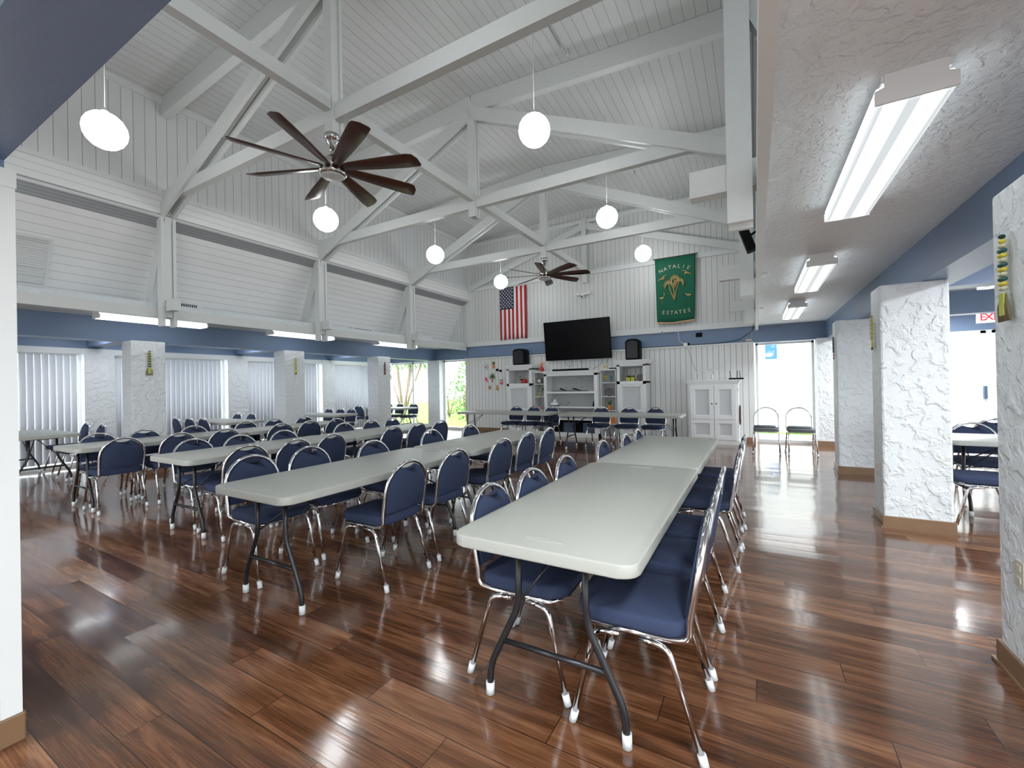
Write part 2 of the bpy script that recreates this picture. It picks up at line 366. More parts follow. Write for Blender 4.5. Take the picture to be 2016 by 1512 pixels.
# left outer wall: stucco columns, blue header, white pelmet
w=MB()
colsY=((.6,.95),(3.07,3.51),(5.60,6.07),(8.18,8.60))
for a,b_ in colsY: w.box(XL-.15,XL+.12,a,b_,0,2.2)
struct(w.build('wall_left',M['stucco']))
struct(MB().box(XL-.15,XL+.06,YF,YB,2.2,CZ).build('wall_left',M['blue']))
w=MB(); w.box(XL-.15,XL,YF,.6,0,2.2); struct(w.build('wall_left',M['white']))
w=MB()
for a,b_ in ((.95,3.07),(3.51,5.60),(6.07,8.18),(8.60,10.85)): w.box(XL-.05,XL+.10,a,b_,2.09,2.2); w.box(XL-.15,XL+.05,a,b_,0,.07)
struct(w.build('trim_4',M['white']))
# right and front outer walls with wide glazing
w=MB(); 
for a,b_ in ((YF,-3.2),(-.2,.6),(3.0,3.5),(5.5,6.1),(8.2,8.7),(10.6,YB)): w.box(XR,XR+.15,a,b_,0,2.2)
w.box(XR,XR+.15,YF,YB,2.2,CZ+.1)
struct(w.build('wall_right',M['white']))
w=MB(); w.box(XL,-8,YF-.15,YF,0,2.6); w.box(-6,-4.6,YF-.15,YF,0,2.6); w.box(-2.6,-.6,YF-.15,YF,0,2.6); w.box(1.6,3,YF-.15,YF,0,2.6); w.box(5,XR,YF-.15,YF,0,2.6); w.box(XL,XR,YF-.15,YF,2.2,2.6)
struct(w.build('wall_front',M['white']))
# pillars (each one thing with its brown base)
def pillar(x0,x1,y0,y1,label,ztop=2.2):
    cx,cy=(x0+x1)/2,(y0+y1)/2
    r=thing('pillar',label,'pillar',(cx,cy,0))
    m=MB(); m.box(x0-cx,x1-cx,y0-cy,y1-cy,0,ztop,bev=.018); m.build('shaft',M['stucco'],r)
    e=.012; m=MB(); m.box(x0-cx-e,x1-cx+e,y0-cy-e,y1-cy+e,0,.105,bev=.004); m.box(x0-cx-e-.012,x1-cx+e+.012,y0-cy-e-.012,y1-cy+e+.012,0,.014)
    m.build('baseboard',M['base'],r)
    return r
pillar(.99,1.47,1.9,2.90,'rough white stucco pillar closest to the camera, at the right edge')
pillar(1.00,1.47,5.06,5.40,'white stucco pillar standing second from the camera on the right aisle')
pillar(1.03,1.50,7.68,8.02,'white stucco pillar standing third from the camera on the right aisle')
pillar(-9.10,-8.745,3.00,3.47,'white stucco pillar on the left aisle closest to the left edge')
pillar(-9.14,-8.745,5.60,6.07,'middle one of three white stucco pillars on the left aisle')
pillar(-9.14,-8.725,8.20,8.65,'white stucco pillar of the left aisle nearest to the back windows')
bb=MB(); bb.box(-.2,0.0,10.86,10.95,0,.10); bb.box(1.10,1.58,10.70,10.95,0,.10); bb.box(-9.26,-8.74,10.76,10.95,0,.10); bb.box(-7.8,-6.2,10.865,10.9,0,.10)
struct(bb.build('baseboard_back',M['base']))

# ------------------------------------------------------------------ windows
wn=[0]
def window(x0,x1,y,mull=(),axis='x',z0=0.03,z1=2.19,handle=False):
    wn[0]+=1
    r=bpy.data.objects.new('window_%d'%wn[0],None); C.objects.link(r); struct(r)
    f=.05
    def bx(m,a0,a1,z0_,z1_,d=.03):
        if axis=='x': m.box(a0,a1,y-d,y+d,z0_,z1_)
        else: m.box(y-d,y+d,a0,a1,z0_,z1_)
    m=MB(); bx(m,x0,x0+f,z0,z1); bx(m,x1-f,x1,z0,z1); bx(m,x0,x1,z1-f,z1); bx(m,x0,x1,0,.06,.05)
    for q in mull: bx(m,q-.035,q+.035,z0,z1)
    m.build('window_frame',M['frame_alu'],r)
    m=MB(); bx(m,x0+f,x1-f,.06,z1-f,.004); m.build('pane',M['glass'],r)
    return r
window(.02,1.10,11.02)
window(-8.74,-7.82,11.02)
window(-11.05,-9.26,11.02,(-10.06,))
window(1.95,3.78,11.02,(3.62,))
for a,b_ in ((.95,3.07),(3.51,5.60),(6.07,8.18),(8.60,10.85)): window(a,b_,XL-.08,((a+b_)/2,),'y')
for a,b_ in ((-3.2,-.2),(.6,3.0),(3.5,5.5),(6.1,8.2),(8.7,10.6)): window(a,b_,XR+.08,((a+b_)/2,),'y')
for a,b_ in ((-8,-6),(-4.6,-2.6),(-.6,1.6),(3,5)): window(a,b_,YF-.08,((a+b_)/2,))
# door handle of the right sliding door
m=MB(); m.box(3.60,3.645,10.93,10.985,.95,1.18,bev=.006); tag(m.build('door_handle',M['slate']),'dark pull handle on the sliding door frame behind the right tables','door handle')
# vertical blinds, one set per left window
slat=None
names=['nearest the left frame edge','between first and second wall columns','between second and third wall columns','nearest the back left corner']
for (a,b_),nm in zip(((.95,3.02),(3.53,5.52),(6.09,8.10),(8.62,10.80)),names):
    r=thing('vertical_blinds','white vertical blinds on the left window '+nm,'blinds',(XL+.045,a,0))
    MB().box(-.03,.03,0,b_-a,2.07,2.12).build('headrail',M['white'],r)
    n=int((b_-a)/.092); first=len(r.children)
    for i in range(n):
        if slat is None:
            m=MB(); v=[]
            for k in range(5):
                t_=(k/4-.5); v.append((t_*.089,.006*(1-4*t_*t_)))
            rows=[[m.bm.verts.new((v[k][1],v[k][0],z)) for k in range(5)] for z in (.09,2.07)]
            for k in range(4): m.bm.faces.new((rows[0][k],rows[0][k+1],rows[1][k+1],rows[1][k])).smooth=True
            o=m.build('slat',M['blind'],r); slat=o
            md=o.modifiers.new('s','SOLIDIFY'); md.thickness=.0015
        else:
            o=slat.copy(); C.objects.link(o); o.parent=r
        o.location=(0,.05+i*.0925,0); o.rotation_euler=(0,0,math.radians(random.uniform(-9,-15)))

# ------------------------------------------------------------------ trusses
def truss(y,label,wall=False):
    r=thing('roof_truss',label,'roof truss',(CX,y,0))
    th=.045
    def twin(m,p,q,h,gap=.06):
        for s in (-1,1): 
            m.beam((p[0],s*(gap/2+th/2),p[1]),(q[0],s*(gap/2+th/2),q[1]),th,h,(0,0,1))
    H=3.72
    m=MB(); twin(m,(-H-.1,4.28),(H+.1,4.28),.17,.0); m.build('tie_beam',M['beam'],r)
    for s in (-1,1):
        m=MB(); twin(m,(s*.03,5.70),(s*(H+.20),3.98),.19,.09); m.beam((s*1.2,0,5.2),(s*2.2,0,4.74),.05,.10); m.build('rafter',M['beam'],r)
        m=MB(); twin(m,(s*(H+.66),2.66),(s*(H+.10),3.98),.20,.0); m.build('strut',M['beam'],r)
        m=MB()
        for k in (-1,1): m.box(s*(H+.02),s*(H+.16),k*.075-.02,k*.075+.02,2.33,4.02)
        m.box(s*(H+.045),s*(H+.135),-.05,.05,2.47,4.0)
        m.build('hanging_post',M['beam'],r)
        # stub of the low cross beam poking through the post, with its white end board
        a,b_=sorted((s*(H+.30),s*(H-.20))); MB().box(a,b_,-.05,.05,2.55,2.72).build('beam_stub',M['beam'],r)
        mm=MB(); mm.beam((0,0,zc(CX)-.14),(s*3.80,0,zc(-7.67)-.14),.11,.27); mm.build('ceiling_beam',M['beam'],r)
    m=MB()
    for k in (-1,1): m.box(-.062,.062,k*.052-.018,k*.052+.018,4.05,5.86)
    m.box(-.045,.045,-.04,.04,4.05,5.86)
    m.build('king_post',M['beam'],r)
    return r
truss(TY[0],'white timber roof truss nearest the camera, carrying the large fan')
truss(TY[1],'middle white timber roof truss, without a ceiling fan')
truss(TY[2],'farthest free-standing white roof truss, carrying the far ceiling fan')
# wall truss: only what shows on the back wall
r=thing('roof_truss','half truss of white boards fixed flat against the back wall','roof truss',(CX,10.86,0))
for s in (-1,1):
    m=MB(); m.beam((0,0,5.55),(s*3.7,0,4.33),.05,.17); m.build('rafter',M['beam'],r)
m=MB(); m.box(-.06,.06,-.05,.04,4.03,5.75); m.build('king_post',M['beam'],r)
# longitudinal members
def lbeam(name,label,x0,x1,y0,y1,z0,z1,cat='beam'):
    cx,cy=(x0+x1)/2,(y0+y1)/2
    m=MB(); m.box(x0-cx,x1-cx,y0-cy,y1-cy,z0,z1); return tag(m.build(name,M['beam'],loc=(cx,cy,0)),label,cat)
segs=(.26,)+TY+(10.84,)
nm=['in front of the nearest truss','between the first and second trusses','between the second and third trusses','from the third truss to the back wall']
for i in range(4):
    lbeam('ridge_beam','white beam running lengthwise under the ridge '+nm[i],CX-.05,CX+.05,segs[i]+(.075 if i else 0),segs[i+1]-(.075 if i<3 else 0),4.29,4.43)
lbeam('eaves_beam','long white beam along the left aisle carrying the hanging posts',-7.82,-7.765,.5,10.9,2.465,2.615)
lbeam('eaves_beam','long white beam along the right aisle at the textured ceiling edge',.03,.085,.5,10.9,2.465,2.615)
st=MB(); st.box(-8.62,-7.82,.5,10.9,2.56,2.60); struct(st.build('ceiling',M['white']))

# ------------------------------------------------------------------ lamps
gl=[(-2.12,1.746,4.2,'nearest of the right side, above the frame'),(-5.6,1.746,3.97,'far left, nearest to camera'),(-2.12,4.37,4.23,'largest right of the big fan'),(-5.6,4.28,3.91,'below the big fan, on the left'),(-2.12,7.107,4.155,'second of the right side'),(-5.6,6.835,4.03,'over the left ceiling middle'),(-2.12,9.80,4.24,'beside the green banner'),(-5.6,9.42,4.0,'over the striped flag')]
proto=None
for x,y,z,l in gl:
    top=zc(x)-z
    lab='round white glowing globe lamp on cord, '+l
    r=thing('globe_pendant',lab,'pendant lamp',(x,y,z))
    m=MB(); m.sphere((0,0,0),.178,28); m.build('globe',M['opal'],r)
    m=MB(); m.lathe([(.0,.205),(.03,.205),(.034,.17),(.0,.165)]); m.build('cap',M['white'],r)
    m=MB(); m.tube([(0,0,.2),(0,0,top)],.0028,6); m.build('cord',M['frosted'],r)
def striplight(cx,cy,ln,label,w=.27):
    r=thing('ceiling_light',label,'ceiling light',(cx,cy,0))
    h=ln/2; zb=2.455
    m=MB(); m.prism([(-w/2+.03,CZ),(w/2-.03,CZ),(w/2-.03,CZ-.05),(w/2,CZ-.06),(w/2,zb),(-w/2,zb),(-w/2,CZ-.06),(-w/2+.03,CZ-.05)],(0,-h,0),(1,0,0),(0,0,1),.012)
    m.prism([(-w/2+.03,CZ),(w/2-.03,CZ),(w/2-.03,CZ-.05),(w/2,CZ-.06),(w/2,zb),(-w/2,zb),(-w/2,CZ-.06),(-w/2+.03,CZ-.05)],(0,h,0),(1,0,0),(0,0,1),.012)
    m.box(-w/2+.02,w/2-.02,-h,h,CZ-.03,CZ); m.build('housing',M['frame_alu'],r)
    m=MB(); m.box(-w/2+.004,w/2-.004,-h+.01,h-.01,zb,CZ-.035,bev=.012); m.build('lens',M['lens'],r)
striplight(.57,2.985,1.47,'large lit fluorescent strip light on the right ceiling, nearest the camera',.25)
striplight(.585,5.82,1.45,'lit fluorescent strip light on the right ceiling, second from the camera',.25)
striplight(.585,8.55,1.45,'smallest lit strip light on the right ceiling, nearest the far window',.25)
striplight(-8.42,3.20,1.42,'lit strip light under the left aisle beam, nearest the camera')
striplight(-8.42,5.80,1.42,'lit strip light under the left aisle beam, second from the camera')
striplight(-8.42,8.55,1.42,'lit strip light under the left aisle beam, nearest the back corner')
striplight(2.62,7.1,1.2,'strip light glimpsed in the outer right bay beside the near pillar')
# ------------------------------------------------------------------ ceiling fans
def fan(x,y,label,off):
    r=thing('ceiling_fan',label,'ceiling fan',(x,y,0))
    m=MB(); m.lathe([(0,4.05),(.075,4.05),(.08,4.02),(.07,3.99),(.055,3.985),(.055,3.96),(.035,3.94),(.03,3.90),(.0,3.90)],seg=24); m.build('canopy',M['brushed'],r)
    m=MB(); m.tube([(0,0,3.92),(0,0,3.76)],.014,12); m.build('downrod',M['brushed'],r)
    m=MB(); m.lathe([(0,3.83),(.04,3.83),(.055,3.80),(.10,3.78),(.125,3.745),(.13,3.70),(.115,3.67),(.14,3.655),(.145,3.63),(.12,3.61),(.0,3.612)],seg=28); m.build('motor_housing',M['brushed'],r)
    m=MB(); m.lathe([(.0,3.612),(.118,3.611),(.11,3.602),(.0,3.596)],seg=28); m.build('light_lens',M['frosted'],r)
    R=.96
    P=[(.10,-.04),(.20,-.06),(.60,-.092),(.84,-.102),(.90,-.09),(R-.015,-.03),(R,.05),(.95,.072),(.80,.078),(.50,.068),(.20,.05),(.10,.04)]
    first=None
    for k in range(8):
        if first is None:
            m=MB(); m.prism(P,(0,0,0),(1,0,0),(0,1,0),.008,bev=.002); o=m.build('blade',M['walnut'],r); first=o
            b=MB(); b.box(.09,.24,-.022,.022,.004,.012); b.build('blade_arm',M['brushed'],o); arm=o.children[0]
        else:
            o=first.copy(); C.objects.link(o); o.parent=r; a2=arm.copy(); C.objects.link(a2); a2.parent=o
        a=math.radians(off+45*k)
        o.matrix_local=Matrix.Translation((0,0,3.70))@Matrix.Rotation(a,4,'Z')@Matrix.Rotation(math.radians(-16),4,'X')
fan(CX,3.05,'big eight-blade walnut and nickel ceiling fan nearest the camera',22.5)
fan(CX,8.35,'small-looking eight-blade ceiling fan in front of the flag wall',18)

# ------------------------------------------------------------------ tables
def make_table(L):
    """folding table, long axis = local y, centred on the origin"""
    W=.765; T=.74
    root=bpy.data.objects.new('folding_table',None); C.objects.link(root); root.empty_display_size=.1
    m=MB(); c=.065
    P=[]
    for (sx,sy,a0) in ((1,1,0),(-1,1,90),(-1,-1,180),(1,-1,270)):
        P+=arc(sx*(W/2-c),sy*(L/2-c),c,a0,a0+90,6)
    m.prism(P,(0,0,T-.024),(1,0,0),(0,1,0),.048,bev=.006)
    o=m.build('tabletop',M['tabletop'],root)
    for s in (-1,1):
        h=MB(); h.tube([(.085*math.cos(t*PI/8)*1.0+.0,s*(L/2-.10)+.012*math.sin(t*PI/8),T+.0005) for t in range(17)],.0022,6,closed=False); h.build('handle_recess',M['tabletop'],o)
    for s in (-1,1):
        y=s*(L/2-.16)
        for q in (-1,1):
            m=MB(); m.tube(bend([(q*.145,y,T-.05),(q*.150,y,.42),(q*.295,y+s*.0,.13),(q*.300,y,.0)],.055,5),.0145,10)
            lg=m.build('leg',M['darkmetal'],root)
            m=MB(); m.tube([(q*.300,y,.002),(q*.299,y,.055)],.0185,12); m.build('foot_cap',M['cap'],lg)
            m=MB(); m.tube([(q*.152,y,.43),(q*.012,y-s*.34,.66),(q*.012,y-s*.40,.69)],.006,6); m.build('brace',M['darkmetal'],root)
        m=MB(); m.tube([(-.235,y,.255),(.235,y,.255)],.012,8); m.build('crossbar',M['darkmetal'],root)
        m=MB(); m.tube([(-.17,y,T-.055),(.17,y,T-.055)],.013,8); m.build('crossbar',M['darkmetal'],root)
    index_children(root); return root
T6=make_table(1.83); T8=make_table(2.42); used={6:False,8:False}
def table(kind,cx,cy,rz,label,group):
    src=T6 if kind==6 else T8
    o=src if not used[kind] else copy_tree(src); used[kind]=True
    o.location=(cx,cy,0); o.rotation_euler=(0,0,rz); tag(o,label,'table',group); return o
rows={'A':(-.735,(2.34,4.19),'the rightmost long row'),'B':(-2.69,(2.37,4.22),'the second long row from the right'),'C':(-4.72,(2.78,4.62),'the third long row from the right'),'D':(-6.84,(2.64,4.48),'the fourth long row from the right')}
for k,(x,ys,d) in rows.items():
    for y,e in zip(ys,('near','far')):
        table(6,x,y,0,'grey folding table at the %s end of %s'%(e,d),'grey folding tables set in long rows')
table(8,-5.03,8.68,PI/2,'long grey folding table left of the two below the television','folding tables before the back wall')
table(8,-2.39,8.62,PI/2,'long grey folding table right of the two below the television','folding tables before the back wall')
table(6,-10.0,2.12,PI/2,'grey folding table in the left outer bay, cut by the frame edge','folding tables in the left outer bay')
table(6,-9.66,4.78,PI/2,'grey folding table beyond the first left pillar','folding tables in the left outer bay')
table(6,-9.33,6.88,PI/2,'grey folding table beyond the middle left pillar','folding tables in the left outer bay')
table(6,-10.0,9.75,PI/2,'grey folding table before the garden window in the back left corner','folding tables in the left outer bay')
table(6,2.55,6.08,PI/2,'grey folding table seen between the two near right pillars','folding tables in the right outer bay')

# ------------------------------------------------------------------ chairs
def make_chair(padback=True,fab='fabric'):
    root=bpy.data.objects.new('banquet_chair',None); C.objects.link(root); root.empty_display_size=.1
    # local frame: chair faces +y, feet at x +-.215, y +-.255
    ch=M['chrome']
    # back plane: runs up from the rear of the rails, leaning back
    base=Vector((0,-.198,.47)); lean=Vector((0,-.062,.36)).normalized()
    def bp(u,v): return Vector((u,0,0))+base+lean*(v-.47)
    # frame: loop through rails, up and over
    pts=[]
    left=[Vector((-.185,.17,.405)),Vector((-.188,-.12,.405)),Vector((-.196,-.20,.42)),bp(-.198,.49),bp(-.200,.62)]
    arcp=[bp(-.200*math.cos(math.radians(a)),.645+.195*math.sin(math.radians(a))) for a in range(0,181,15)]
    right=[Vector((-p.x,p.y,p.z)) for p in left][::-1]
    path=bend(left[:4],.06,4)+[left[4]]+arcp+[right[0]]+bend(right[1:],.06,4)
    m=MB(); m.tube(path,.0125,9); m.build('back_frame',ch,root)
    # back pad with the concave notch
    P=[(-.186,.50),(.186,.50)]
    R=.187
    a0=math.degrees(math.acos(.078/R))
    P+=[(R*math.cos(math.radians(a)),.640+R*math.sin(math.radians(a))*.98) for a in [0+a0*i/5 for i in range(6)]]
    vt=P[-1][1]
    P+=[(.078*math.cos(math.radians(180*i/8)),vt-.024*math.sin(math.radians(180*i/8))**1.6) for i in range(1,8)]
    P+=[(-R*math.cos(math.radians(a)),.640+R*math.sin(math.radians(a))*.98) for a in [a0-a0*i/5 for i in range(6)]]
    if padback:
        m=MB(); m.prism([(u,v-.47) for u,v in P],base+Vector((0,.004,0)),(1,0,0),lean,.034,bev=.006); bk=m.build('backrest',M[fab],root)
    else:
        m=MB()
        for q in (-1,1):
            for v in (.56,.70):
                u=.196 if v<.6 else .185
                m.tube([bp(q*u,v),bp(q*(u-.028),v+(.008 if v>.6 else 0))],.004,6)
        m.build('mounting_stub',M['chrome'],root)
    # seat pad
    c=.07; S=[]
    for (sx,sy,a_) in ((1,1,0),(-1,1,90),(-1,-1,180),(1,-1,270)):
        S+=arc(sx*(.205-c),.015+sy*(.215-c),c,a_,a_+90,5)
    m=MB(); m.prism(S,(0,0,.448),(1,0,0),(0,1,0),.058,bev=.020); m.build('seat',M[fab],root)
    for q in (-1,1):
        m=MB(); m.tube([(q*.188,.16,.402),(q*.188,-.13,.402)],.011,8); m.build('seat_rail',ch,root)
        for f,(yt,yb) in (('f',(.150,.243)),('r',(-.125,-.245))):
            m=MB(); s=1 if f=='f' else -1
            m.tube(bend([(q*.203,yt-s*.10,.392),(q*.203,yt,.385),(q*.215,yb,.0)],.07,5),.0115,9)
            for zz in (.10,.27):
                t_=1-zz/.385; m.sphere((q*(.215-.012*(zz/.385))-q*.012,yb+(yt-yb)*(zz/.385),zz),.008,8,1)
            lg=m.build('leg',[ch,M['black']],root)
            m=MB(); m.tube([(q*.215,yb,.0),(q*.2135,yb-s*.012,.045)],.0155,10); m.build('foot_cap',M['cap'],lg)
    m=MB(); m.tube([(-.188,.165,.405),(-.15,.195,.405),(.15,.195,.405),(.188,.165,.405)],.009,7); m.build('seat_rail',ch,root)
    index_children(root); return root
CH=make_chair(); cu=[False]
def chair(tx,ty,face,label,group):
    """tx,ty: where the top of the backrest stands; face: '+x','-x','+y','-y' or an angle in degrees"""
    ang={'+y':0,'-x':90,'-y':180,'+x':-90}.get(face,face)+random.uniform(-2.5,2.5)
    a=math.radians(ang); d=Vector((-math.sin(a),math.cos(a)))
    o=CH if not cu[0] else copy_tree(CH); cu[0]=True
    o.location=(tx+d.x*.258,ty+d.y*.258,0); o.rotation_euler=(0,0,a)
    tag(o,label,'chair',group); return o
K=1.051
ordn=['nearest','second','third','fourth','fifth','farthest']
def line(pts,face,where,group):
    n=len(pts)
    for i,(x,y) in enumerate(pts):
        w='nearest' if i==0 else ('farthest' if i==n-1 else ordn[i])
        lab='navy chair, %s %s camera, %s'%(w,'to' if w=='nearest' else 'from',where)
        chair(x*K,y*K,face,lab,group)
line([(-1.157,1.786),(-1.147,2.224),(-1.144,2.73),(-1.152,3.585),(-1.099,4.128),(-1.094,4.60)],'+x','left side of the rightmost row','chairs along the rightmost table row')
line([(-.160,1.754),(-.158,2.237),(-.165,2.70),(-.10,3.45),(-.095,3.93),(-.088,4.42)],'-x','right side of the rightmost row','chairs along the rightmost table row')
line([(-3.288,1.83),(-3.309,2.321),(-3.11,2.835),(-3.24,3.818),(-3.186,4.504)],'+x','left side of the second row from the right','chairs along the second table row')
line([(-2.02,2.155),(-2.03,2.69),(-2.042,3.417),(-2.06,3.962),(-2.044,4.45)],'-x','right side of the second row from the right','chairs along the second table row')
line([(-5.03,2.217),(-4.95,2.63),(-4.95,3.137),(-5.076,4.107),(-5.107,4.629),(-5.129,5.086)],'+x','left side of the third row from the right','chairs along the third table row')
line([(-3.94,2.168),(-3.94,2.629),(-3.988,3.086),(-4.01,4.0),(-4.04,4.50),(-4.011,4.943)],'-x','right side of the third row from the right','chairs along the third table row')
line([(-6.97,2.06),(-7.0,2.523),(-6.95,3.073),(-7.01,3.826),(-7.10,4.339),(-7.10,4.896)],'+x','left side of the fourth row from the right','chairs along the fourth table row')
line([(-5.99,1.98),(-5.95,2.49),(-5.93,2.988),(-6.02,3.79),(-6.04,4.27),(-5.97,4.70)],'-x','right side of the fourth row from the right','chairs along the fourth table row')
for x,l in ((-5.15,'leftmost of six'),(-4.66,'second from left of six'),(-4.20,'third from left of six'),(-2.99,'fourth from left of six'),(-2.37,'fifth from left of six'),(-1.82,'rightmost of six')):
    chair(x,9.33,'-y','navy chair, %s behind the tables below the television'%l,'chairs behind the back tables')
for x,y,f,l in ((-10.35,2.92,'-y','left of two behind the leftmost table'),(-9.45,2.86,'-y','right of two behind the leftmost table'),
    (-10.15,4.18,'+y','leftmost of three before the table past the first left pillar'),(-9.70,4.22,'+y','middle of three before the table past the first left pillar'),(-9.26,4.26,'+y','rightmost of three before the table past the first left pillar'),
    (-10.42,5.52,'-y','left of two behind the table past the first left pillar'),(-9.92,5.56,'-y','right of two at the window side past the first left pillar'),
    (-9.9,6.22,'+y','peeking out left of the middle pillar'),(-9.96,7.62,'-y','left of three behind the table beyond the middle left pillar'),(-9.50,7.62,'-y','middle of three behind the table beyond the middle left pillar'),(-9.06,7.60,'-y','right of three behind the table beyond the middle left pillar'),
    (-10.45,9.02,'+y','single one left of the rearmost pillar'),(-10.60,10.42,'-y','leftmost of three before the garden window'),(-10.12,10.44,'-y','middle of three before the garden window'),(-9.55,10.45,'-y','rightmost of three before the garden window')):
    chair(x,y,f,'navy chair, '+l,'chairs in the left outer bay')
for x,y,f,l in ((2.10,6.72,'-y','arched back just behind the table between right pillars'),(1.93,7.3,'+y','farther left one behind the table between right pillars'),(2.52,7.38,'+y','farther right one behind the table between right pillars'),(2.02,5.40,'-x','side-on before the table between right pillars')):
    chair(x,y,f,'navy chair, '+l,'chairs in the right outer bay')
# two chairs whose back pads are off and lie on the seats
WC=make_chair(False,'greyfabric')
for i,(x,y,l) in enumerate(((.17,9.62,'left'),(.71,9.62,'right'))):
    o=WC if i==0 else copy_tree(WC)
    o.name='banquet_chair'; o.location=(x,y-.258,0); o.rotation_euler=(0,0,PI+math.radians(3 if i else -2))
    tag(o,'bare-backed chrome chair before the bright far window, %s of two'%l,'chair','bare-backed chairs before the window')
    m=MB(); m.prism([(-.16,-.10),(.16,-.10),(.18,.04),(.12,.11),(.05,.09),(-.05,.09),(-.12,.11),(-.18,.04)],(0,0,0),(1,0,0),(0,1,0),.032,bev=.01)
    tag(m.build('back_pad',M['greyfabric'],loc=(x-.02,y-.27,.496),rot=(0,0,.1)),'loose grey back pad lying on the %s bare-backed chair'%l,'chair pad','loose pads on the bare-backed chairs')

# ------------------------------------------------------------------ back wall furniture
def case(r,x0,x1,y0,y1,z0,z1,t=.02,back=True,name='body'):
    m=MB(); m.box(x0,x0+t,y0,y1,z0,z1); m.box(x1-t,x1,y0,y1,z0,z1); m.box(x0,x1,y0,y1,z1-t,z1); m.box(x0,x1,y0,y1,z0,z0+t)
    if back: m.box(x0+t,x1-t,y1-.012,y1,z0+t,z1-t,mi=1)
    return m
def crown(m,x0,x1,y0,y1,z,h=.09,o=.06):
    for i in range(3):
        e=o*(i+1)/3; m.box(x0-e,x1+e,y0-e,y1,z+h*i/3,z+h*(i+1)/3)
def panel(m,x0,x1,y,z0,z1,f=.05):
    """a framed door: stiles, rails and a sunk field with a bead"""
    m.box(x0,x0+f,y-.032,y,z0,z1); m.box(x1-f,x1,y-.032,y,z0,z1); m.box(x0+f,x1-f,y-.032,y,z1-f,z1); m.box(x0+f,x1-f,y-.032,y,z0,z0+f); m.box(x0+f,x1-f,y-.002,y,z0+f,z1-f,mi=1)
    for a,b_,c_,d in ((x0+f,x0+f+.012,z0+f,z1-f),(x1-f-.012,x1-f,z0+f,z1-f)): m.box(a,b_,y-.014,y-.004,c_,d)
    for c_,d in ((z0+f,z0+f+.012),(z1-f-.012,z1-f)): m.box(x0+f,x1-f,y-.014,y-.004,c_,d)
def hutch(x0,x1,label,windowx):
    y0,y1=10.40,10.86; r=thing('display_hutch',label,'hutch',(0,0,0))
    m=case(r,x0,x1,y0,y1,0.0,1.80,.022,back=False); m.box(x0,x1,y0,y1,1.355,1.395); m.box(x0,x1,y1-.012,y1,0,1.36)
    # back board of the niche has an arched cut-out
    a,b_=windowx; m.box(x0+.02,a,y1-.014,y1-.002,1.39,1.78,1); m.box(b_,x1-.02,y1-.014,y1-.002,1.39,1.78,1) ; m.box(a,b_,y1-.014,y1-.002,1.72,1.78,1)
    m.box(x0,x0+.07,y0-.02,y0,0,1.8); m.box(x1-.07,x1,y0-.02,y0,0,1.8); m.box(x0,x1,y0-.02,y0,1.765,1.82); m.box(x0,x1,y0-.02,y0,1.33,1.40); m.box(x0,x1,y0-.03,y0,0,.10)
    m.build('body',[M['hutch'],M['hback_shade']],r)
    m=MB(); crown(m,x0,x1,y0-.02,y1,1.82,.09); m.build('crown_moulding',M['hutch'],r)
    m=MB(); panel(m,x0+.07,x1-.07,y0-.005,.66,1.325); m.build('door',[M['hutch'],M['hfield_shade']],r)
    m=MB(); panel(m,x0+.07,x1-.07,y0-.005,.12,.65); d=m.build('door',[M['hutch'],M['hfield_shade']],r)
    # dark leaf stencil on the lower door
    m=MB()
    for k in range(9):
        cx=(x0+x1)/2+.11*math.sin(k*.8)+.02; cz=.24+.035*k; a=k*1.3
        m.prism([(.0,-.008),(.03,-.014),(.055,0),(.03,.014),(0,.008)],(cx,y0-.013,cz),(math.cos(a),0,math.sin(a)),(-math.sin(a),0,math.cos(a)),.003)
    m.tube([((x0+x1)/2+.02+.10*math.sin(k*.8-.2),y0-.014,.22+.035*k) for k in range(10)],.003,5)
    m.build('leaf_stencil',M['black'],d)
    m=MB(); m.sphere((x1-.10,y0-.035,1.0),.012,10); m.build('knob',M['hutch'],r)
    return r
hutch(-6.04,-5.27,'white display hutch with arched niche at the left of the wall unit',(-5.72,-5.34))
hutch(-2.93,-2.24,'white display hutch with leaf stencil at the right of the wall unit',(-2.78,-2.31))
def narrow(x0,x1,label):
    r=thing('narrow_bookcase',label,'shelf unit',(0,0,0)); y0,y1=10.50,10.86
    m=case(r,x0,x1,y0,y1,0,1.70,.018); m.box(x0,x1,y0-.01,y1,1.69,1.715); m.build('body',[M['hutch'],M['hback_shade']],r)
    for z in (1.365,1.017,.667,.33): m=MB(); m.box(x0+.018,x1-.018,y0,y1-.01,z,z+.018); m.build('shelf',M['hutch'],r)
narrow(-5.255,-4.90,'narrow white open shelves between left hutch and television console')
narrow(-3.39,-2.99,'narrow white open shelves between television console and right hutch')
r=thing('television_console','wide white entertainment console with open bays under the television','console',(0,0,0))
x0,x1,y0,y1=-4.875,-3.41,10.36,10.86
m=case(r,x0,x1,y0,y1,0.08,1.63,.022); m.box(x0,x0+.07,y0-.02,y0,.0,1.63); m.box(x1-.09,x1,y0-.02,y0,.0,1.63); m.box(x0,x1,y0-.02,y0,1.575,1.64); m.box(x0,x1,y0-.03,y0,0,.09)
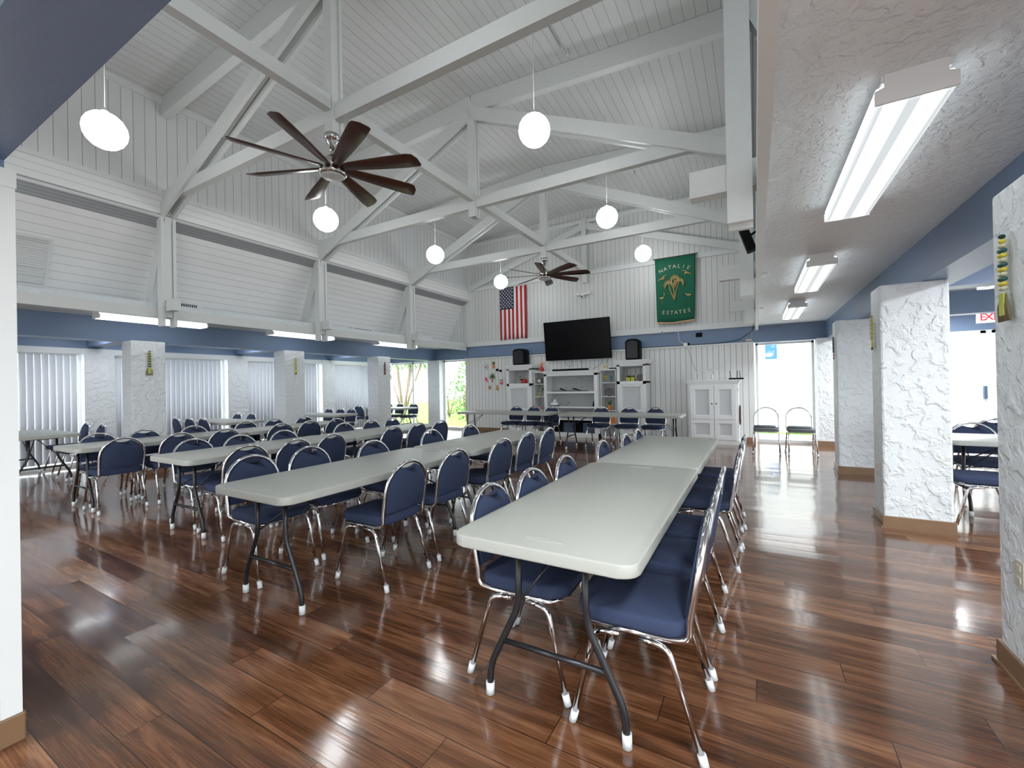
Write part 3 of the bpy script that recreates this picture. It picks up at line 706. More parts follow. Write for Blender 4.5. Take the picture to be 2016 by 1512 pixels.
# octagonal cut outlines on the back board
for cx in (-4.27,-3.74):
    q=[(cx-.21,1.19),(cx-.21,1.44),(cx-.14,1.51),(cx+.14,1.51),(cx+.21,1.44),(cx+.21,1.19)]
    m.tube([(a,y1-.014,b_) for a,b_ in q],.006,5)
m.build('body',[M['hutch'],M['hback_shade']],r)
m=MB(); crown(m,x0,x1,y0-.02,y1,1.63,.07,.04); m.build('crown_moulding',M['hutch'],r)
for z,h in ((1.12,.05),(.74,.04),(.43,.04)):
    m=MB(); m.box(x0+.02,x1-.02,y0-.015,y1-.012,z,z+h); m.build('shelf',M['hutch'],r)
m=MB(); m.box(x0+.08,x1-.1,y0+.16,y0+.18,.10,.43); m.build('speaker_cloth',M['black'],r)
for a,b_ in ((-4.40,-4.07),(-3.86,-3.53)):
    m=MB(); m.box(a,b_,y0+.13,y0+.16,.11,.36); m.build('panel_insert',M['slate'],r)
# armoire
r=thing('armoire','white two-door armoire with black knobs beside the far window','cabinet',(0,0,0))
x0,x1,y0,y1=-1.295,-.308,10.25,10.86
m=MB(); m.box(x0,x1,y0,y1,.06,1.31); m.box(x0-.01,x1+.01,y0-.015,y1,0,.09); m.build('body',[M['hutch'],M['hback_shade']],r)
m=MB(); crown(m,x0,x1,y0,y1,1.305,.085,.055); m.build('crown_moulding',M['hutch'],r)
for a,b_,kx in ((x0+.045,-.781,-.821),(-.771,x1-.045,-.735)):
    m=MB(); panel(m,a,b_,y0,.53,1.27,.085); panel(m,a,b_,y0,.10,.535,.085); d=m.build('door',[M['hutch'],M['hfield_shade']],r)
    m=MB(); m.sphere((kx,y0-.032,.875),.014,10); m.tube([(kx,y0-.02,.875),(kx,y0-.03,.875)],.005,6); m.build('knob',M['black'],d)
for z in (1.17,.42):
    for x in (x0-.004,x1+.004): m=MB(); m.tube([(x,y0-.012,z-.03),(x,y0-.012,z+.03)],.007,6); m.build('hinge',M['hutch'],r)
m=MB(); m.prism([(.17*math.cos(t*PI/12),.21*math.sin(t*PI/12)) for t in range(24)],(x1+.02,10.50,.62),(0,1,0),(0,0,1),.03); tag(m.build('oval_tray',M['walnut']),'dark oval tray leaning at the right side of the armoire','tray')
def lantern(x,w,h,label):
    r=thing('lantern',label,'lantern',(x,10.45,1.39)); s=w/2
    m=MB()
    for a in (-1,1):
        for b_ in (-1,1): m.box(a*s-.006,a*s+.006,b_*s-.006,b_*s+.006,0,h*.8)
    m.box(-s-.01,s+.01,-s-.01,s+.01,0,.012); m.box(-s-.01,s+.01,-s-.01,s+.01,h*.8,h*.8+.012)
    m.lathe([(s*1.1,h*.8+.01),(s*.3,h*.93),(0,h*.93)],seg=4); m.tube([(0.025*math.cos(t*PI/5),0,h*.95+.022*math.sin(t*PI/5)) for t in range(11)],.003,5); m.build('frame',M['deckwhite'],r)
    m=MB(); m.lathe([(0,.012),(.028,.012),(.028,h*.45),(0,h*.45)],seg=14); m.build('candle',M['deckwhite'],r)
lantern(-1.10,.11,.20,'small white lantern on the armoire, left of the wider lantern')
lantern(-.82,.18,.26,'larger white lantern with candles in the middle of the armoire top')
r=thing('wifi_router','flat black router with upright antennas on the armoire','router',(-.35,10.5,1.39))
m=MB(); m.prism([(-.145,-.07),(.145,-.07),(.12,.07),(-.12,.07)],(0,0,.018),(1,0,0),(0,1,0),.034,bev=.006); m.build('body',M['black'],r)
for x,dx in ((-.11,-.02),(0.02,0),(.08,-.02)): m=MB(); m.tube([(x,.05,.03),(x+dx,.055,.19)],.006,6); m.build('antenna',M['black'],r)
# television and loudspeakers
r=thing('television','large black flat television mounted above the console','television',(-4.06,10.66,2.52)); 
tv=Matrix.Rotation(math.radians(7),4,'X')
m=MB(); m.box(-.915,.915,-.02,.02,-.52,.52,bev=.006); o=m.build('bezel',M['black'],r); o.matrix_local=tv
m=MB(); m.box(-.905,.905,-.0225,-.0195,-.508,.508); o=m.build('screen',M['screen'],r); o.matrix_local=tv
m=MB(); m.box(-.2,.2,.0,.22,-.12,.12); m.build('wall_mount',M['black'],r)
def speaker(x,z,label,w=.36,h=.46):
    r=thing('loudspeaker',label,'loudspeaker',(x,10.62,z))
    m=MB(); m.prism([(-w/2+.02,0),(w/2-.02,0),(w/2,.06),(w/2,h-.06),(w/2-.06,h-.01),(0,h),(-w/2+.06,h-.01),(-w/2,h-.06),(-w/2,.06)],(0,0,0),(1,0,0),(0,0,1),.30,bev=.02); m.build('cabinet',M['black'],r)
    m=MB(); m.prism([(-w/2+.04,.05),(w/2-.04,.05),(w/2-.04,h-.08),(0,h-.04),(-w/2+.04,h-.08)],(0,-.155,0),(1,0,0),(0,0,1),.01); m.build('grille',M['darkmetal'],r)
    m=MB(); m.lathe([(0,0),(.014,0),(.014,.006),(0,.006)],seg=10); o=m.build('badge',M['darkmetal'],r); o.matrix_local=Matrix.Translation((0,-.16,h*.62))@Matrix.Rotation(PI/2,4,'X')
speaker(-5.70,1.91,'black loudspeaker on top of the left display hutch',.38,.46)
speaker(-2.57,1.91,'black loudspeaker on top of the right display hutch',.34,.52)
m=MB(); m.box(-.5,.5,-.04,.04,0,.06,bev=.01); tag(m.build('soundbar',M['black'],loc=(-4.21,10.55,1.70)),'long black soundbar on the console under the television','soundbar')
# cables hanging below the television
def cable(pts,label,r_=.004,mat='black'):
    m=MB(); m.tube(bend(pts,.1,5),r_,6); return tag(m.build('cable',M[mat]),label,'cable')
cable([(-4.42,10.72,2.02),(-4.36,10.74,1.83),(-4.25,10.76,1.82),(-4.22,10.72,2.02)],'black cable looping down under the left part of the television')
cable([(-3.98,10.72,2.02),(-3.95,10.74,1.76)],'black cable dropping straight behind the soundbar from the television')
cable([(-3.40,10.72,2.02),(-3.43,10.74,1.86),(-3.62,10.6,1.73)],'black cable curving from the right end of the television')
cable([(-3.22,10.72,2.01),(-3.32,10.74,1.84)],'short black cable above the cream flower ornament')
cable([(-.01,10.92,2.56),(-.04,10.9,2.45),(-.3,10.9,2.27),(-.7,10.92,2.235),(-1.3,10.92,2.23),(-7.7,10.92,2.225)],'long black cable lying along the top of the white wall panel',.006)
cable([(-1.42,10.9,2.24),(-1.38,10.88,2.2),(-1.25,10.86,1.75),(-1.16,10.6,1.60)],'grey cable running from the white outlet down to the armoire lantern',.003)
cable([(-1.93,10.9,2.575),(-1.6,10.9,2.57),(-1.56,10.9,2.5),(-1.56,10.9,2.33),(-1.42,10.9,2.255)],'white cable from the small camera down to the outlet',.005,'deckwhite')
cable([(-.05,10.9,2.5),(-.03,10.88,1.9),(-.05,10.86,1.62),(-.22,10.6,1.43)],'thin cable hanging in the corner beside the window to the router',.003,'almond')
cable([(-7.72,10.9,2.25),(-7.75,10.88,2.4),(-7.6,10.88,2.55)],'looped dark cable in the left corner of the back wall',.005)
# small things on the shelves
def small(name,cat,label,loc,parts,group=None):
    r=thing(name,label,cat,loc,0,group)
    for pn,mb,mt in parts: mb.build(pn,M[mt],r)
    return r
def L(prof,seg=16,c=(0,0,0)): return MB().lathe(prof,c,seg)
# red vase with coral
m=MB()
for k in range(7):
    a=k*2*PI/7; m.tube([(0,0,.11),(.03*math.cos(a),.02*math.sin(a),.18),(.055*math.cos(a+.4),.03*math.sin(a),.25+.03*(k%2))],[.012,.011,.004],6)
small('coral_vase','vase','red vase with orange branches on top of the left narrow shelves',(-5.07,10.64,1.716),[('vase',L([(0,0),(.05,0),(.065,.05),(.05,.11),(.03,.13),(0,.13)]),'redpot'),('branches',m,'orange')])
# flamingo figure and red kettle
m=MB(); m.lathe([(0,0),(.035,0),(.035,.01),(0,.01)],seg=12); m.tube([(0,0,.01),(0,0,.09),(.01,0,.10)],.004,6); m.sphere((.01,0,.115),.028,10,0,(1.3,.8,.8)); m.tube([(-.02,0,.12),(-.045,0,.16),(-.03,0,.20),(-.005,0,.215),(.015,0,.19)],.007,6)
small('flamingo_figure','figurine','small dark-necked flamingo figure in the left hutch niche',(-5.70,10.6,1.396),[('figure',m,'black')])
k_=MB(); k_.tube([(-.05,0,.10),(-.035,0,.17),(.035,0,.17),(.05,0,.10)],.006,6); k_.tube([(.06,0,.06),(.10,0,.12)],.01,8)
small('kettle','kettle','patterned red kettle in the left hutch niche',(-5.58,10.58,1.396),[('body',L([(0,0),(.07,0),(.09,.05),(.07,.10),(.03,.12),(0,.125)]),'redpot'),('handle',k_,'redpot')])
# clock and frame
m=MB(); m.box(-.09,.07,-.02,.02,0,.15,bev=.006); f=MB(); 
r=small('mantel_clock','clock','square silver clock on the upper left narrow shelf',(-5.13,10.62,1.384),[('case',m,'plate')])
f.lathe([(0,0),(.055,0),(.055,.004),(0,.004)],seg=20); o=f.build('dial',M['deckwhite'],r); o.matrix_local=Matrix.Translation((-.01,-.026,.078))@Matrix.Rotation(PI/2,4,'X')
m=MB(); m.box(-.05,.05,-.01,.01,0,.13); m2=MB(); m2.box(-.038,.038,-.013,-.009,.012,.118)
small('photo_frame','picture frame','small dark photo frame right of the silver clock',(-4.975,10.6,1.384),[('frame',m,'plate'),('picture',m2,'tan')])
m=MB(); m.tube([(.04,0,0),(.05,0,.10),(.035,0,.17),(-.01,0,.22),(-.055,0,.20),(-.075,0,.12)],[.035,.05,.045,.03,.02,.008],12)
small('glass_parrot','ornament','arched green glass ornament on the middle left narrow shelf',(-4.99,10.62,1.036),[('body',m,'greenglass')])
small('amber_bottle','bottle','small amber bottle left of the green glass ornament',(-5.14,10.6,1.036),[('body',L([(0,0),(.03,0),(.033,.05),(.02,.08),(.009,.10),(.011,.125),(0,.125)]),'amber')])
small('shell_bowl','bowl','pinkish shell-shaped bowl on the lower left narrow shelf',(-5.07,10.6,.686),[('bowl',L([(0,0),(.05,0),(.10,.05),(.11,.075),(.10,.075),(.045,.012),(0,.012)],c=(0,0,0)),'pinkish')])
# tissue box
t=MB(); t.lathe([(.045,0),(.06,.03),(.03,.07),(.012,.10),(0,.105)],seg=7,smooth=False)
b=MB(); b.box(-.10,.10,-.06,.06,0,.09,bev=.004); b2=MB(); b2.box(-.102,.102,-.062,.062,.0,.025)
r=small('tissue_box','tissue box','white tissue box with purple edge in the console bay',(-4.66,10.55,.781),[('box',b,'deckwhite'),('printed_band',b2,'navy')]); t.build('tissue',M['deckwhite'],r,(0,0,.09))
m=MB(); m.tube([(-.04,0,0),(.0,0,.05),(.03,0,.08)],.004,6); m.sphere((.035,0,.085),.014,10)
small('microphone','microphone','little black microphone lying in the middle of the console bay',(-4.28,10.5,.785),[('body',m,'black')])
small('black_figurine','figurine','slim black figurine at the right end of the console bay',(-3.58,10.55,.781),[('figure',L([(0,0),(.035,0),(.03,.03),(.035,.06),(.015,.09),(.018,.11),(.01,.135),(0,.14)]),'black')])
def coil(label,x,w):
    m=MB()
    for k in range(3):
        m.tube([(w*math.cos(t*PI/8)*(1-.15*k),.04*math.sin(t*PI/8)+.02*k,.012+.05*(1-abs(t-8)/8)*(1+.3*k)) for t in range(17)],.0045,5,closed=False)
    tag(m.build('cable_coil',M['black'],loc=(x,10.55,1.172)),label,'cable','cable coils in the console')
coil('black cable coil on the console shelf, left of two',-4.43,.10); coil('black cable coil on the console shelf, right of two',-4.05,.13)
m=MB(); m.box(-.55,.45,-.08,.08,0,.012); tag(m.build('media_player',M['black'],loc=(-4.22,10.62,1.171)),'flat black media player under the cable coils','media player')
# flower ornament
m=MB()
for k in range(8): a=k*PI/4; m.sphere((.045*math.cos(a),0,.06+.045*math.sin(a)),.026,8,0,(1,.5,1))
c_=MB(); c_.sphere((0,-.012,.06),.02,8)
small('flower_ornament','ornament','cream flower ornament on top of the right narrow shelves',(-3.30,10.62,1.716),[('petals',m,'cream'),('centre',c_,'amber')])
m=MB(); m.box(-.08,.08,-.05,.05,0,.03,bev=.004); tag(m.build('small_box',M['black'],loc=(-3.10,10.62,1.716)),'small flat black box beside the cream flower ornament','box')
gob=[(0,0),(.035,0),(.03,.006),(.006,.012),(.006,.07),(.022,.085),(.036,.12),(.034,.17),(.030,.17),(.032,.12),(.0,.09)]
small('goblet','goblet','amber yellow glass goblet on the upper right narrow shelf',(-3.27,10.62,1.384),[('glass',L(gob),'amber')])
small('goblet','goblet','teal blue glass goblet on the upper right narrow shelf',(-3.15,10.64,1.384),[('glass',L(gob),'teal')])
def plate(label,x,z,r_,mt,y=10.62):
    rt=thing('display_plate',label,'plate',(x,y,z)); m=MB(); m.lathe([(0,0),(r_*.6,0),(r_,.012),(r_*.97,.018),(r_*.6,.007),(0,.007)],seg=24); o=m.build('plate',M[mt],rt); o.matrix_local=Matrix.Translation((0,0,r_+.006))@Matrix.Rotation(math.radians(80),4,'X')
    m=MB(); m.box(-.03,.03,-.02,.04,0,.012); m.build('stand',M['black'],rt)
    m=MB()
    for k in range(6): a=k*PI/3; m.lathe([(0,0),(.014,0),(.014,.003),(0,.003)],(r_*.5*math.cos(a),r_*.5*math.sin(a),.02),10)
    o=m.build('motif',M['tan'],rt); o.matrix_local=Matrix.Translation((0,-.0,r_+.006))@Matrix.Rotation(math.radians(80),4,'X')
plate('dark patterned plate standing on the middle right narrow shelf',-3.20,1.036,.10,'plate')
plate('brown patterned plate standing in the right hutch niche',-2.42,1.396,.085,'plate',10.64)
m=MB()
for k in range(9): a=k*2*PI/9; m.tube([(0,0,.11),(.03*math.cos(a),.03*math.sin(a),.17),(.06*math.cos(a),.04*math.sin(a),.22+.03*(k%3))],[.010,.009,.002],5)
small('air_plant','plant','spiky plant in an orange pot on the lower right narrow shelf',(-3.19,10.62,.686),[('pot',L([(0,0),(.05,0),(.065,.11),(.055,.115),(0,.10)]),'orange'),('leaves',m,'leaf')])
m=MB(); m.box(-.125,.125,-.06,.06,0,.16,bev=.005); tag(m.build('storage_bin',M['orange'],loc=(-3.13,10.62,.349)),'orange red bin low in the right narrow shelves','bin')
for x,l in ((-2.70,'left of two'),(-2.59,'right of two')):
    m=MB()
    for k in range(10): a=k*2.4; m.sphere((.03*math.cos(a),.03*math.sin(a),.105+.012*(k%3)),.018,6)
    small('potted_plant','plant','green plant in a square yellow pot, %s in the right hutch niche'%l,(x,10.58,1.396),[('pot',MB().box(-.045,.045,-.045,.045,0,.10,bev=.006),'yellow'),('leaves',m,'leaf')],'yellow plant pots')
# wall decals
def decal(name,label,x,z,parts):
    r=thing(name,label,'wall decal',(x,10.872,z),0)
    for pn,polys,mt in parts:
        m=MB()
        for i,p in enumerate(polys): m.prism(p,(0,-.001*(i%2),0),(1,0,0),(0,0,1),.008)
        m.build(pn,M[mt],r,(0,{'a':0,'b':-.004}.get(pn[-1],0),0))
def ell(cx,cz,a,b,rot=0,n=14): 
    c,s=math.cos(rot),math.sin(rot); return [(cx+a*math.cos(t)*c-b*math.sin(t)*s,cz+a*math.cos(t)*s+b*math.sin(t)*c) for t in [2*PI*k/n for k in range(n)]]
def layer(name,label,x,z,parts):
    r=thing(name,label,'wall decal',(x,10.872,z),0,'holiday decals on the back wall')
    for i,(pn,polys,mt) in enumerate(parts):
        m=MB()
        for p in polys: m.prism(p,(0,-.003*i,0),(1,0,0),(0,0,1),.008)
        m.build(pn,M[mt],r)
layer('flower_decal','round pink and white flower decal, top left of the decals',-7.04,1.92,[('rim',[ell(0,0,.075,.08)],'teal'),('petals',[ell(0,0,.062,.066)],'deckwhite'),('heart',[ell(0,0,.035,.036)],'pink')])
layer('pineapple_decal','orange pineapple decal with dark crown at the top',-6.77,1.96,[('fruit',[ell(0,-.03,.045,.07)],'orange'),('crown',[ell(a,.065,.014,.045,-a*8) for a in (-.03,0,.03)],'leaf')])
layer('sunglasses_decal','dark sunglasses decal right below the pineapple',-6.59,1.80,[('frame',[ell(-.06,.02,.045,.04),ell(.06,-.01,.045,.035),ell(0,.008,.03,.012)],'black')])
layer('palm_decal','green palm tree decal with red trunk in the centre of the decals',-6.82,1.59,[('trunk',[[(-.012,-.13),(.012,-.13),(.01,.02),(-.01,.02)]],'redpot'),('fronds',[ell(.05*math.cos(a),.03+.05*math.sin(a),.06,.014,a) for a in (0,.8,1.6,2.4,3.14,-.6,3.7)],'leaf')])
layer('popsicle_decal','pink popsicle decal on the left of the palm',-7.04,1.54,[('ice',[ell(0,.01,.07,.042,-1.1)],'pink'),('stick',[ell(.05,-.08,.03,.01,-1.1)],'tan')])
layer('drink_decal','red cocktail decal with leaves right of the palm',-6.51,1.46,[('cup',[ell(0,-.03,.052,.05)],'pink'),('garnish',[ell(-.03,.05,.04,.014,.4),ell(.04,.05,.03,.012,-.5)],'leaf'),('foam',[ell(.01,.012,.022,.018)],'deckwhite')])
layer('coconut_decal','round tan coconut decal at the bottom left of the decals',-6.92,1.30,[('shell',[ell(0,0,.055,.065)],'tan'),('heart',[ell(-.01,-.01,.022,.022)],'redpot')])
layer('sandal_decal','orange tan two-lobed decal at the bottom right of the decals',-6.65,1.29,[('base',[ell(0,-.03,.055,.055),ell(-.01,.05,.035,.035)],'tan'),('stripe',[ell(0,-.02,.05,.015,.5)],'orange')])
# ------------------------------------------------------------------ flag and banner
def sheet(x0,x1,z0,z1,y,nx,nz,wave,mi_fn):
    m=MB(); V=[[m.bm.verts.new((x0+(x1-x0)*i/nx,y+wave(i/nx,j/nz),z0+(z1-z0)*j/nz)) for i in range(nx+1)] for j in range(nz+1)]
    for j in range(nz):
        for i in range(nx):
            f=m.bm.faces.new((V[j][i],V[j][i+1],V[j+1][i+1],V[j+1][i])); f.material_index=mi_fn(i,j); f.smooth=True
    return m
r=thing('national_flag','striped national flag with white stars hanging vertically on the back wall','flag',(-6.08,10.90,2.69))
fw,fh=.885,1.53
wv=lambda u,v: -.012-.012*math.sin(u*14)*(1.15-v)
m=sheet(-fw/2,fw/2,0,fh,0,39,8,wv,lambda i,j:(i//3)%2)
o=m.build('stripes',[M['red'],M['flagwhite']],r); md=o.modifiers.new('s','SOLIDIFY'); md.thickness=.002
m=sheet(-fw/2-.001,-fw/2+fw*7/13,fh*.585,fh+.001,-.005,12,6,lambda u,v:-.012-.012*math.sin(u*7/13*14)*(1.15-(.585+v*.415)),lambda i,j:0)
o=m.build('canton',M['navy'],r); md=o.modifiers.new('s','SOLIDIFY'); md.thickness=.002
m=MB()
cw=fw*7/13; chh=fh*.415
for i in range(9):
    for j in range(11):
        if (i+j)%2: continue
        u=(i+1)/10; v=(j+1)/12
        cx=-fw/2+u*cw; cz=fh*.585+v*chh; yy=-.040-.012*math.sin(u*7/13*14)*(1.15-(.585+v*.415))+.008
        m.prism([((.027 if k%2==0 else .012)*math.sin(k*PI/5),(.027 if k%2==0 else .012)*math.cos(k*PI/5)) for k in range(10)],(cx,yy,cz),(1,0,0),(0,0,1),.004)
m.build('stars',M['flagwhite'],r)
# banner
r=thing('green_banner','green cloth banner with gold palms and birds hanging on the back wall','banner',(-1.62,10.86,2.79))
bw,bh=.84,1.56
def bwv(u,v): return -.02-.014*math.sin(u*11+1)*(1-v)
m=MB(); nx,nz=24,10
V=[[m.bm.verts.new((-bw/2*(1+.07*(j/nz))+bw*(1+.09*(j/nz))*i/nx,bwv(i/nx,j/nz),(-.035*(1-abs(i/nx-.45)*2) if j==0 else 0)+bh*j/nz)) for i in range(nx+1)] for j in range(nz+1)]
for j in range(nz):
    for i in range(nx): m.bm.faces.new((V[j][i],V[j][i+1],V[j+1][i+1],V[j+1][i])).smooth=True
o=m.build('cloth',M['bannergreen'],r); md=o.modifiers.new('s','SOLIDIFY'); md.thickness=.003
m=MB(); m.tube([(-.50,-.015,bh+.005),(.52,-.015,bh+.005)],.010,8); m.build('rod',M['walnut'],r)
m=MB(); V2=[[m.bm.verts.new((-bw/2*1.0+bw*i/nx,bwv(i/nx,0)-.004,-.035*(1-abs(i/nx-.45)*2)+k*.035)) for i in range(nx+1)] for k in (0,1)]
for i in range(nx): m.bm.faces.new((V2[0][i],V2[0][i+1],V2[1][i+1],V2[1][i]))
o=m.build('fringe',M['tan'],r); md=o.modifiers.new('s','SOLIDIFY'); md.thickness=.004
def letters(txt,pos,size,mat,parent,name,depth=.002):
    """pos: function i -> (x,y,z,tilt); returns one mesh of extruded letters facing -y"""
    mm=MB()
    for i,chr_ in enumerate(txt):
        if chr_==' ': continue
        cu_=bpy.data.curves.new('t','FONT'); cu_.body=chr_; cu_.size=size; cu_.extrude=depth; cu_.align_x='CENTER'; cu_.offset=size*.008
        ob=bpy.data.objects.new('t',cu_); C.objects.link(ob); bpy.context.view_layer.update()
        me=ob.to_mesh().copy(); ob.to_mesh_clear()
        x,y,z,t_=pos(i); me.transform(Matrix.Translation((x,y,z))@Matrix.Rotation(t_,4,'Y')@Matrix.Rotation(PI/2,4,'X'))
        mm.bm.from_mesh(me); bpy.data.meshes.remove(me); bpy.data.objects.remove(ob); bpy.data.curves.remove(cu_)
    return mm.build(name,M[mat],parent)
fy=-.042
letters('NATALIE',lambda i:((i-3)*.098,fy,1.285-.008*(i-3)**2*1.0,(i-3)*.13),.125,'palegold',r,'lettering_natalie')
letters('ESTATES',lambda i:((i-3)*.098+.02,fy,.185+.003*(i-3)**2,-(i-3)*.05),.125,'palegold',r,'lettering_estates')
m=MB()
for (bx_,bz,tx_,tz) in ((0,.52,-.14,.93),(0,.52,.0,1.04),(0,.52,.10,.96)):
    mid=((bx_+tx_)/2-.02,fy,(bz+tz)/2); m.tube([(bx_-.01,fy,bz),mid,(tx_,fy,tz)],[.016,.011,.009],6)
    for k in range(7):
        a=-.5+k*.72; ex=.10*math.cos(a); ez=.085*math.sin(a)
        m.tube([(tx_,fy,tz),(tx_+ex*.6,fy,tz+ez*.7+.03),(tx_+ex,fy,tz+ez-.03),(tx_+ex*1.1,fy,tz+ez-.10)],[.006,.017,.015,.003],5)
m.build('palm_motif',M['gold'],r)
for nm_,cx,cz,dr in (('a',-.27,1.08,1),('b',.27,1.14,-1)):
    m=MB(); m.tube([(cx-dr*.11,fy,cz-.05),(cx,fy,cz+.0),(cx+dr*.06,fy,cz-.01)],[.004,.024,.008],6); m.tube([(cx,fy,cz),(cx+dr*.03,fy,cz+.05),(cx+dr*.12,fy,cz+.06)],[.018,.014,.003],6); m.tube([(cx-.01,fy,cz),(cx+dr*.04,fy,cz-.05)],[.016,.004],6)
    m.build('flying_bird_motif',M['gold'],r)
m=MB(); m.sphere((-.30,fy,.60),.035,8,0,(1.4,.3,.7)); m.tube([(-.26,fy,.61),(-.235,fy,.68),(-.25,fy,.72)],[.012,.009,.014],6); m.tube([(-.29,fy,.58),(-.285,fy,.46)],.004,5); m.build('wading_bird_motif',M['gold'],r)
m=MB(); m.sphere((.31,fy,.61),.035,8,0,(1.6,.3,.7)); m.sphere((.25,fy,.645),.018,8,0,(1,.3,1)); m.tube([(.31,fy,.58),(.31,fy,.53)],.004,5); m.build('wading_bird_motif',M['gold'],r)
# ------------------------------------------------------------------ wall hardware
r=thing('security_light','white twin emergency lamp with a round eye on the back wall','emergency light',(-3.93,10.93,3.72))
m=MB(); m.box(-.10,.10,-.05,.02,.0,.07,bev=.008); m.build('housing',M['frosted'],r)
for s in (-1,1): m=MB(); m.box(s*.15-.045,s*.15+.045,-.06,-.02,0.0,.10,bev=.008); m.build('lamp_head',M['frosted'],r)
m=MB(); m.sphere((-.02,-.06,-.04),.05,14); m.sphere((-.02,-.10,-.045),.022,10,1); m.build('eye',[M['frosted'],M['black']],r)
m=MB(); m.lathe([(0,0),(.03,0),(.03,.03),(0,.03)],seg=14); m.lathe([(0,.03),(.014,.03),(.014,.034),(0,.034)],seg=10,mi=1); o=m.build('mini_camera',[M['deckwhite'],M['black']]); o.matrix_world=Matrix.Translation((-1.93,10.90,2.575))@Matrix.Rotation(PI/2,4,'X'); tag(o,'tiny round white camera on the trim below the banner','camera')
m=MB(); m.box(-.07,.07,-.012,.0,-.05,.05,bev=.004); tag(m.build('wall_plate',M['black'],loc=(-1.12,10.94,2.455)),'black plate on the blue band right of the banner','wall plate')
m=MB(); m.box(-.06,.03,-.05,0,-.03,.03,bev=.005); m.box(.03,.07,-.045,0,-.035,.03,mi=1); tag(m.build('power_outlet',[M['deckwhite'],M['black']],loc=(-1.40,10.93,2.25)),'white outlet with black plug on the blue band','outlet')
m=MB(); m.box(-.06,.06,-.03,0,-.025,.025,bev=.004); tag(m.build('junction_box',M['almond'],loc=(-.10,10.92,2.262)),'small beige junction box at the right end of the blue band','junction box')
def outlet(x,y,z,label):
    r=thing('wall_outlet',label,'outlet',(x,y,z)); m=MB(); m.box(-.008,0,-.037,.037,-.058,.058,bev=.003); m.build('plate',M['almond'],r)
    for s in (-1,1): m=MB(); m.box(-.011,-.006,-.017,.017,s*.026-.014,s*.026+.014,bev=.003); m.build('socket',M['almond'],r)
outlet(.99,2.70,.49,'beige outlet low on the nearest right pillar')
outlet(1.0,5.20,.50,'beige outlet low on the second right pillar')
# air grilles
r=thing('return_grille','large louvred air grille on the sloping boards at the far left','air grille',(0,0,0))
d=Vector((-8.60+7.95,0,2.60-3.84)).normalized(); n=Vector((.886,0,-.464)); top=Vector((-7.95,0,3.84))
m=MB()
for k in range(17):
    p=top+d*(.52+.036*k)+n*.012; m.beam((p.x,1.35,p.z),(p.x,1.95,p.z),.022,.005,(n.x,0,n.z+1.2))
m.build('louvres',M['frosted'],r)
m=MB(); 
for t_ in (.48,1.13): p=top+d*t_+n*.014; m.beam((p.x,1.33,p.z),(p.x,1.99,p.z),.03,.03,n)
for y in (1.34,1.98): a=top+d*.48+n*.014; b_=top+d*1.13+n*.014; m.beam((a.x,y,a.z),(b_.x,y,b_.z),.03,.03,n)
m.build('grille_frame',M['white'],r)
def register(y0,y1,label,h=.11):
    r=thing('air_register',label,'air register',(0,0,0)); x=-8.22
    m=MB(); m.box(x-.25,x,y0,y1,2.66,2.72+h,bev=.004); m.build('box',M['white'],r)
    m=MB(); n_=int((y1-y0-.1)/.03)
    for k in range(n_): m.box(x-.001,x+.004,y0+.05+k*.03,y0+.064+k*.03,2.735,2.72+h-.02)
    m.build('slots',M['black'],r)
register(3.02,3.80,'white slotted air register above the left beam beside the nearest post')
register(6.95,7.6,'white slotted air register above the left beam beyond the middle post',.08)
m=MB(); m.box(-8.1,-7.9,9.0,9.45,2.60,2.78,bev=.005); tag(m.build('junction_housing',M['white']),'plain white box on the left beam beyond the farthest post','box')
# black stage spotlight high on the second right post
r=thing('spotlight','black spotlight tilted down behind the nearest right hanging post','spotlight',(-.045,4.95,2.80))
m=MB(); m.box(-.045,.04,-.07,.07,-.15,.11,bev=.01); o=m.build('body',M['black'],r); o.rotation_euler=(0,math.radians(-18),0)
m=MB(); m.tube([(-.06,0,.12),(-.08,0,.19)],.012,6); m.tube([(.0,0,0),(.09,0,.05)],.012,6); m.build('bracket',M['black'],r)
# sprinklers
for x,y,l in ((-2.12,5.45,'nearer'),(-2.16,9.3,'farther')):
    r=thing('sprinkler','white ceiling sprinkler, %s of the two right of the ridge'%l,'sprinkler',(x,y,zc(x)),0,'ceiling sprinklers')
    m=MB(); m.tube([(0,-.0,0),(0,0,-.07)],.012,8); m.build('pipe',M['white'],r); m=MB(); m.lathe([(0,-.07),(.03,-.075),(.02,-.09),(0,-.095)],seg=12); m.build('head',M['white'],r)
m=MB(); m.tube([(-2.2,3.4,zc(-2.2)-.03),(-2.2,5.35,zc(-2.2)-.03)],.022,8); tag(m.build('conduit',M['white']),'white pipe along the ceiling boards left of the second truss','pipe')
# EXIT sign
r=thing('exit_sign','white exit sign with red letters in the outer right bay','exit sign',(3.22,9.5,2.28))
m=MB(); m.box(-.16,.16,-.025,.025,-.09,.09,bev=.006); m.build('housing',M['deckwhite'],r)
m=MB(); m.box(-.02,.02,-.01,.01,.085,.30); m.build('stem',M['deckwhite'],r)
letters('EXIT',lambda i:((i-1.5)*.066,-.027,-.05,0),.15,'exitred',r,'lettering_exit')
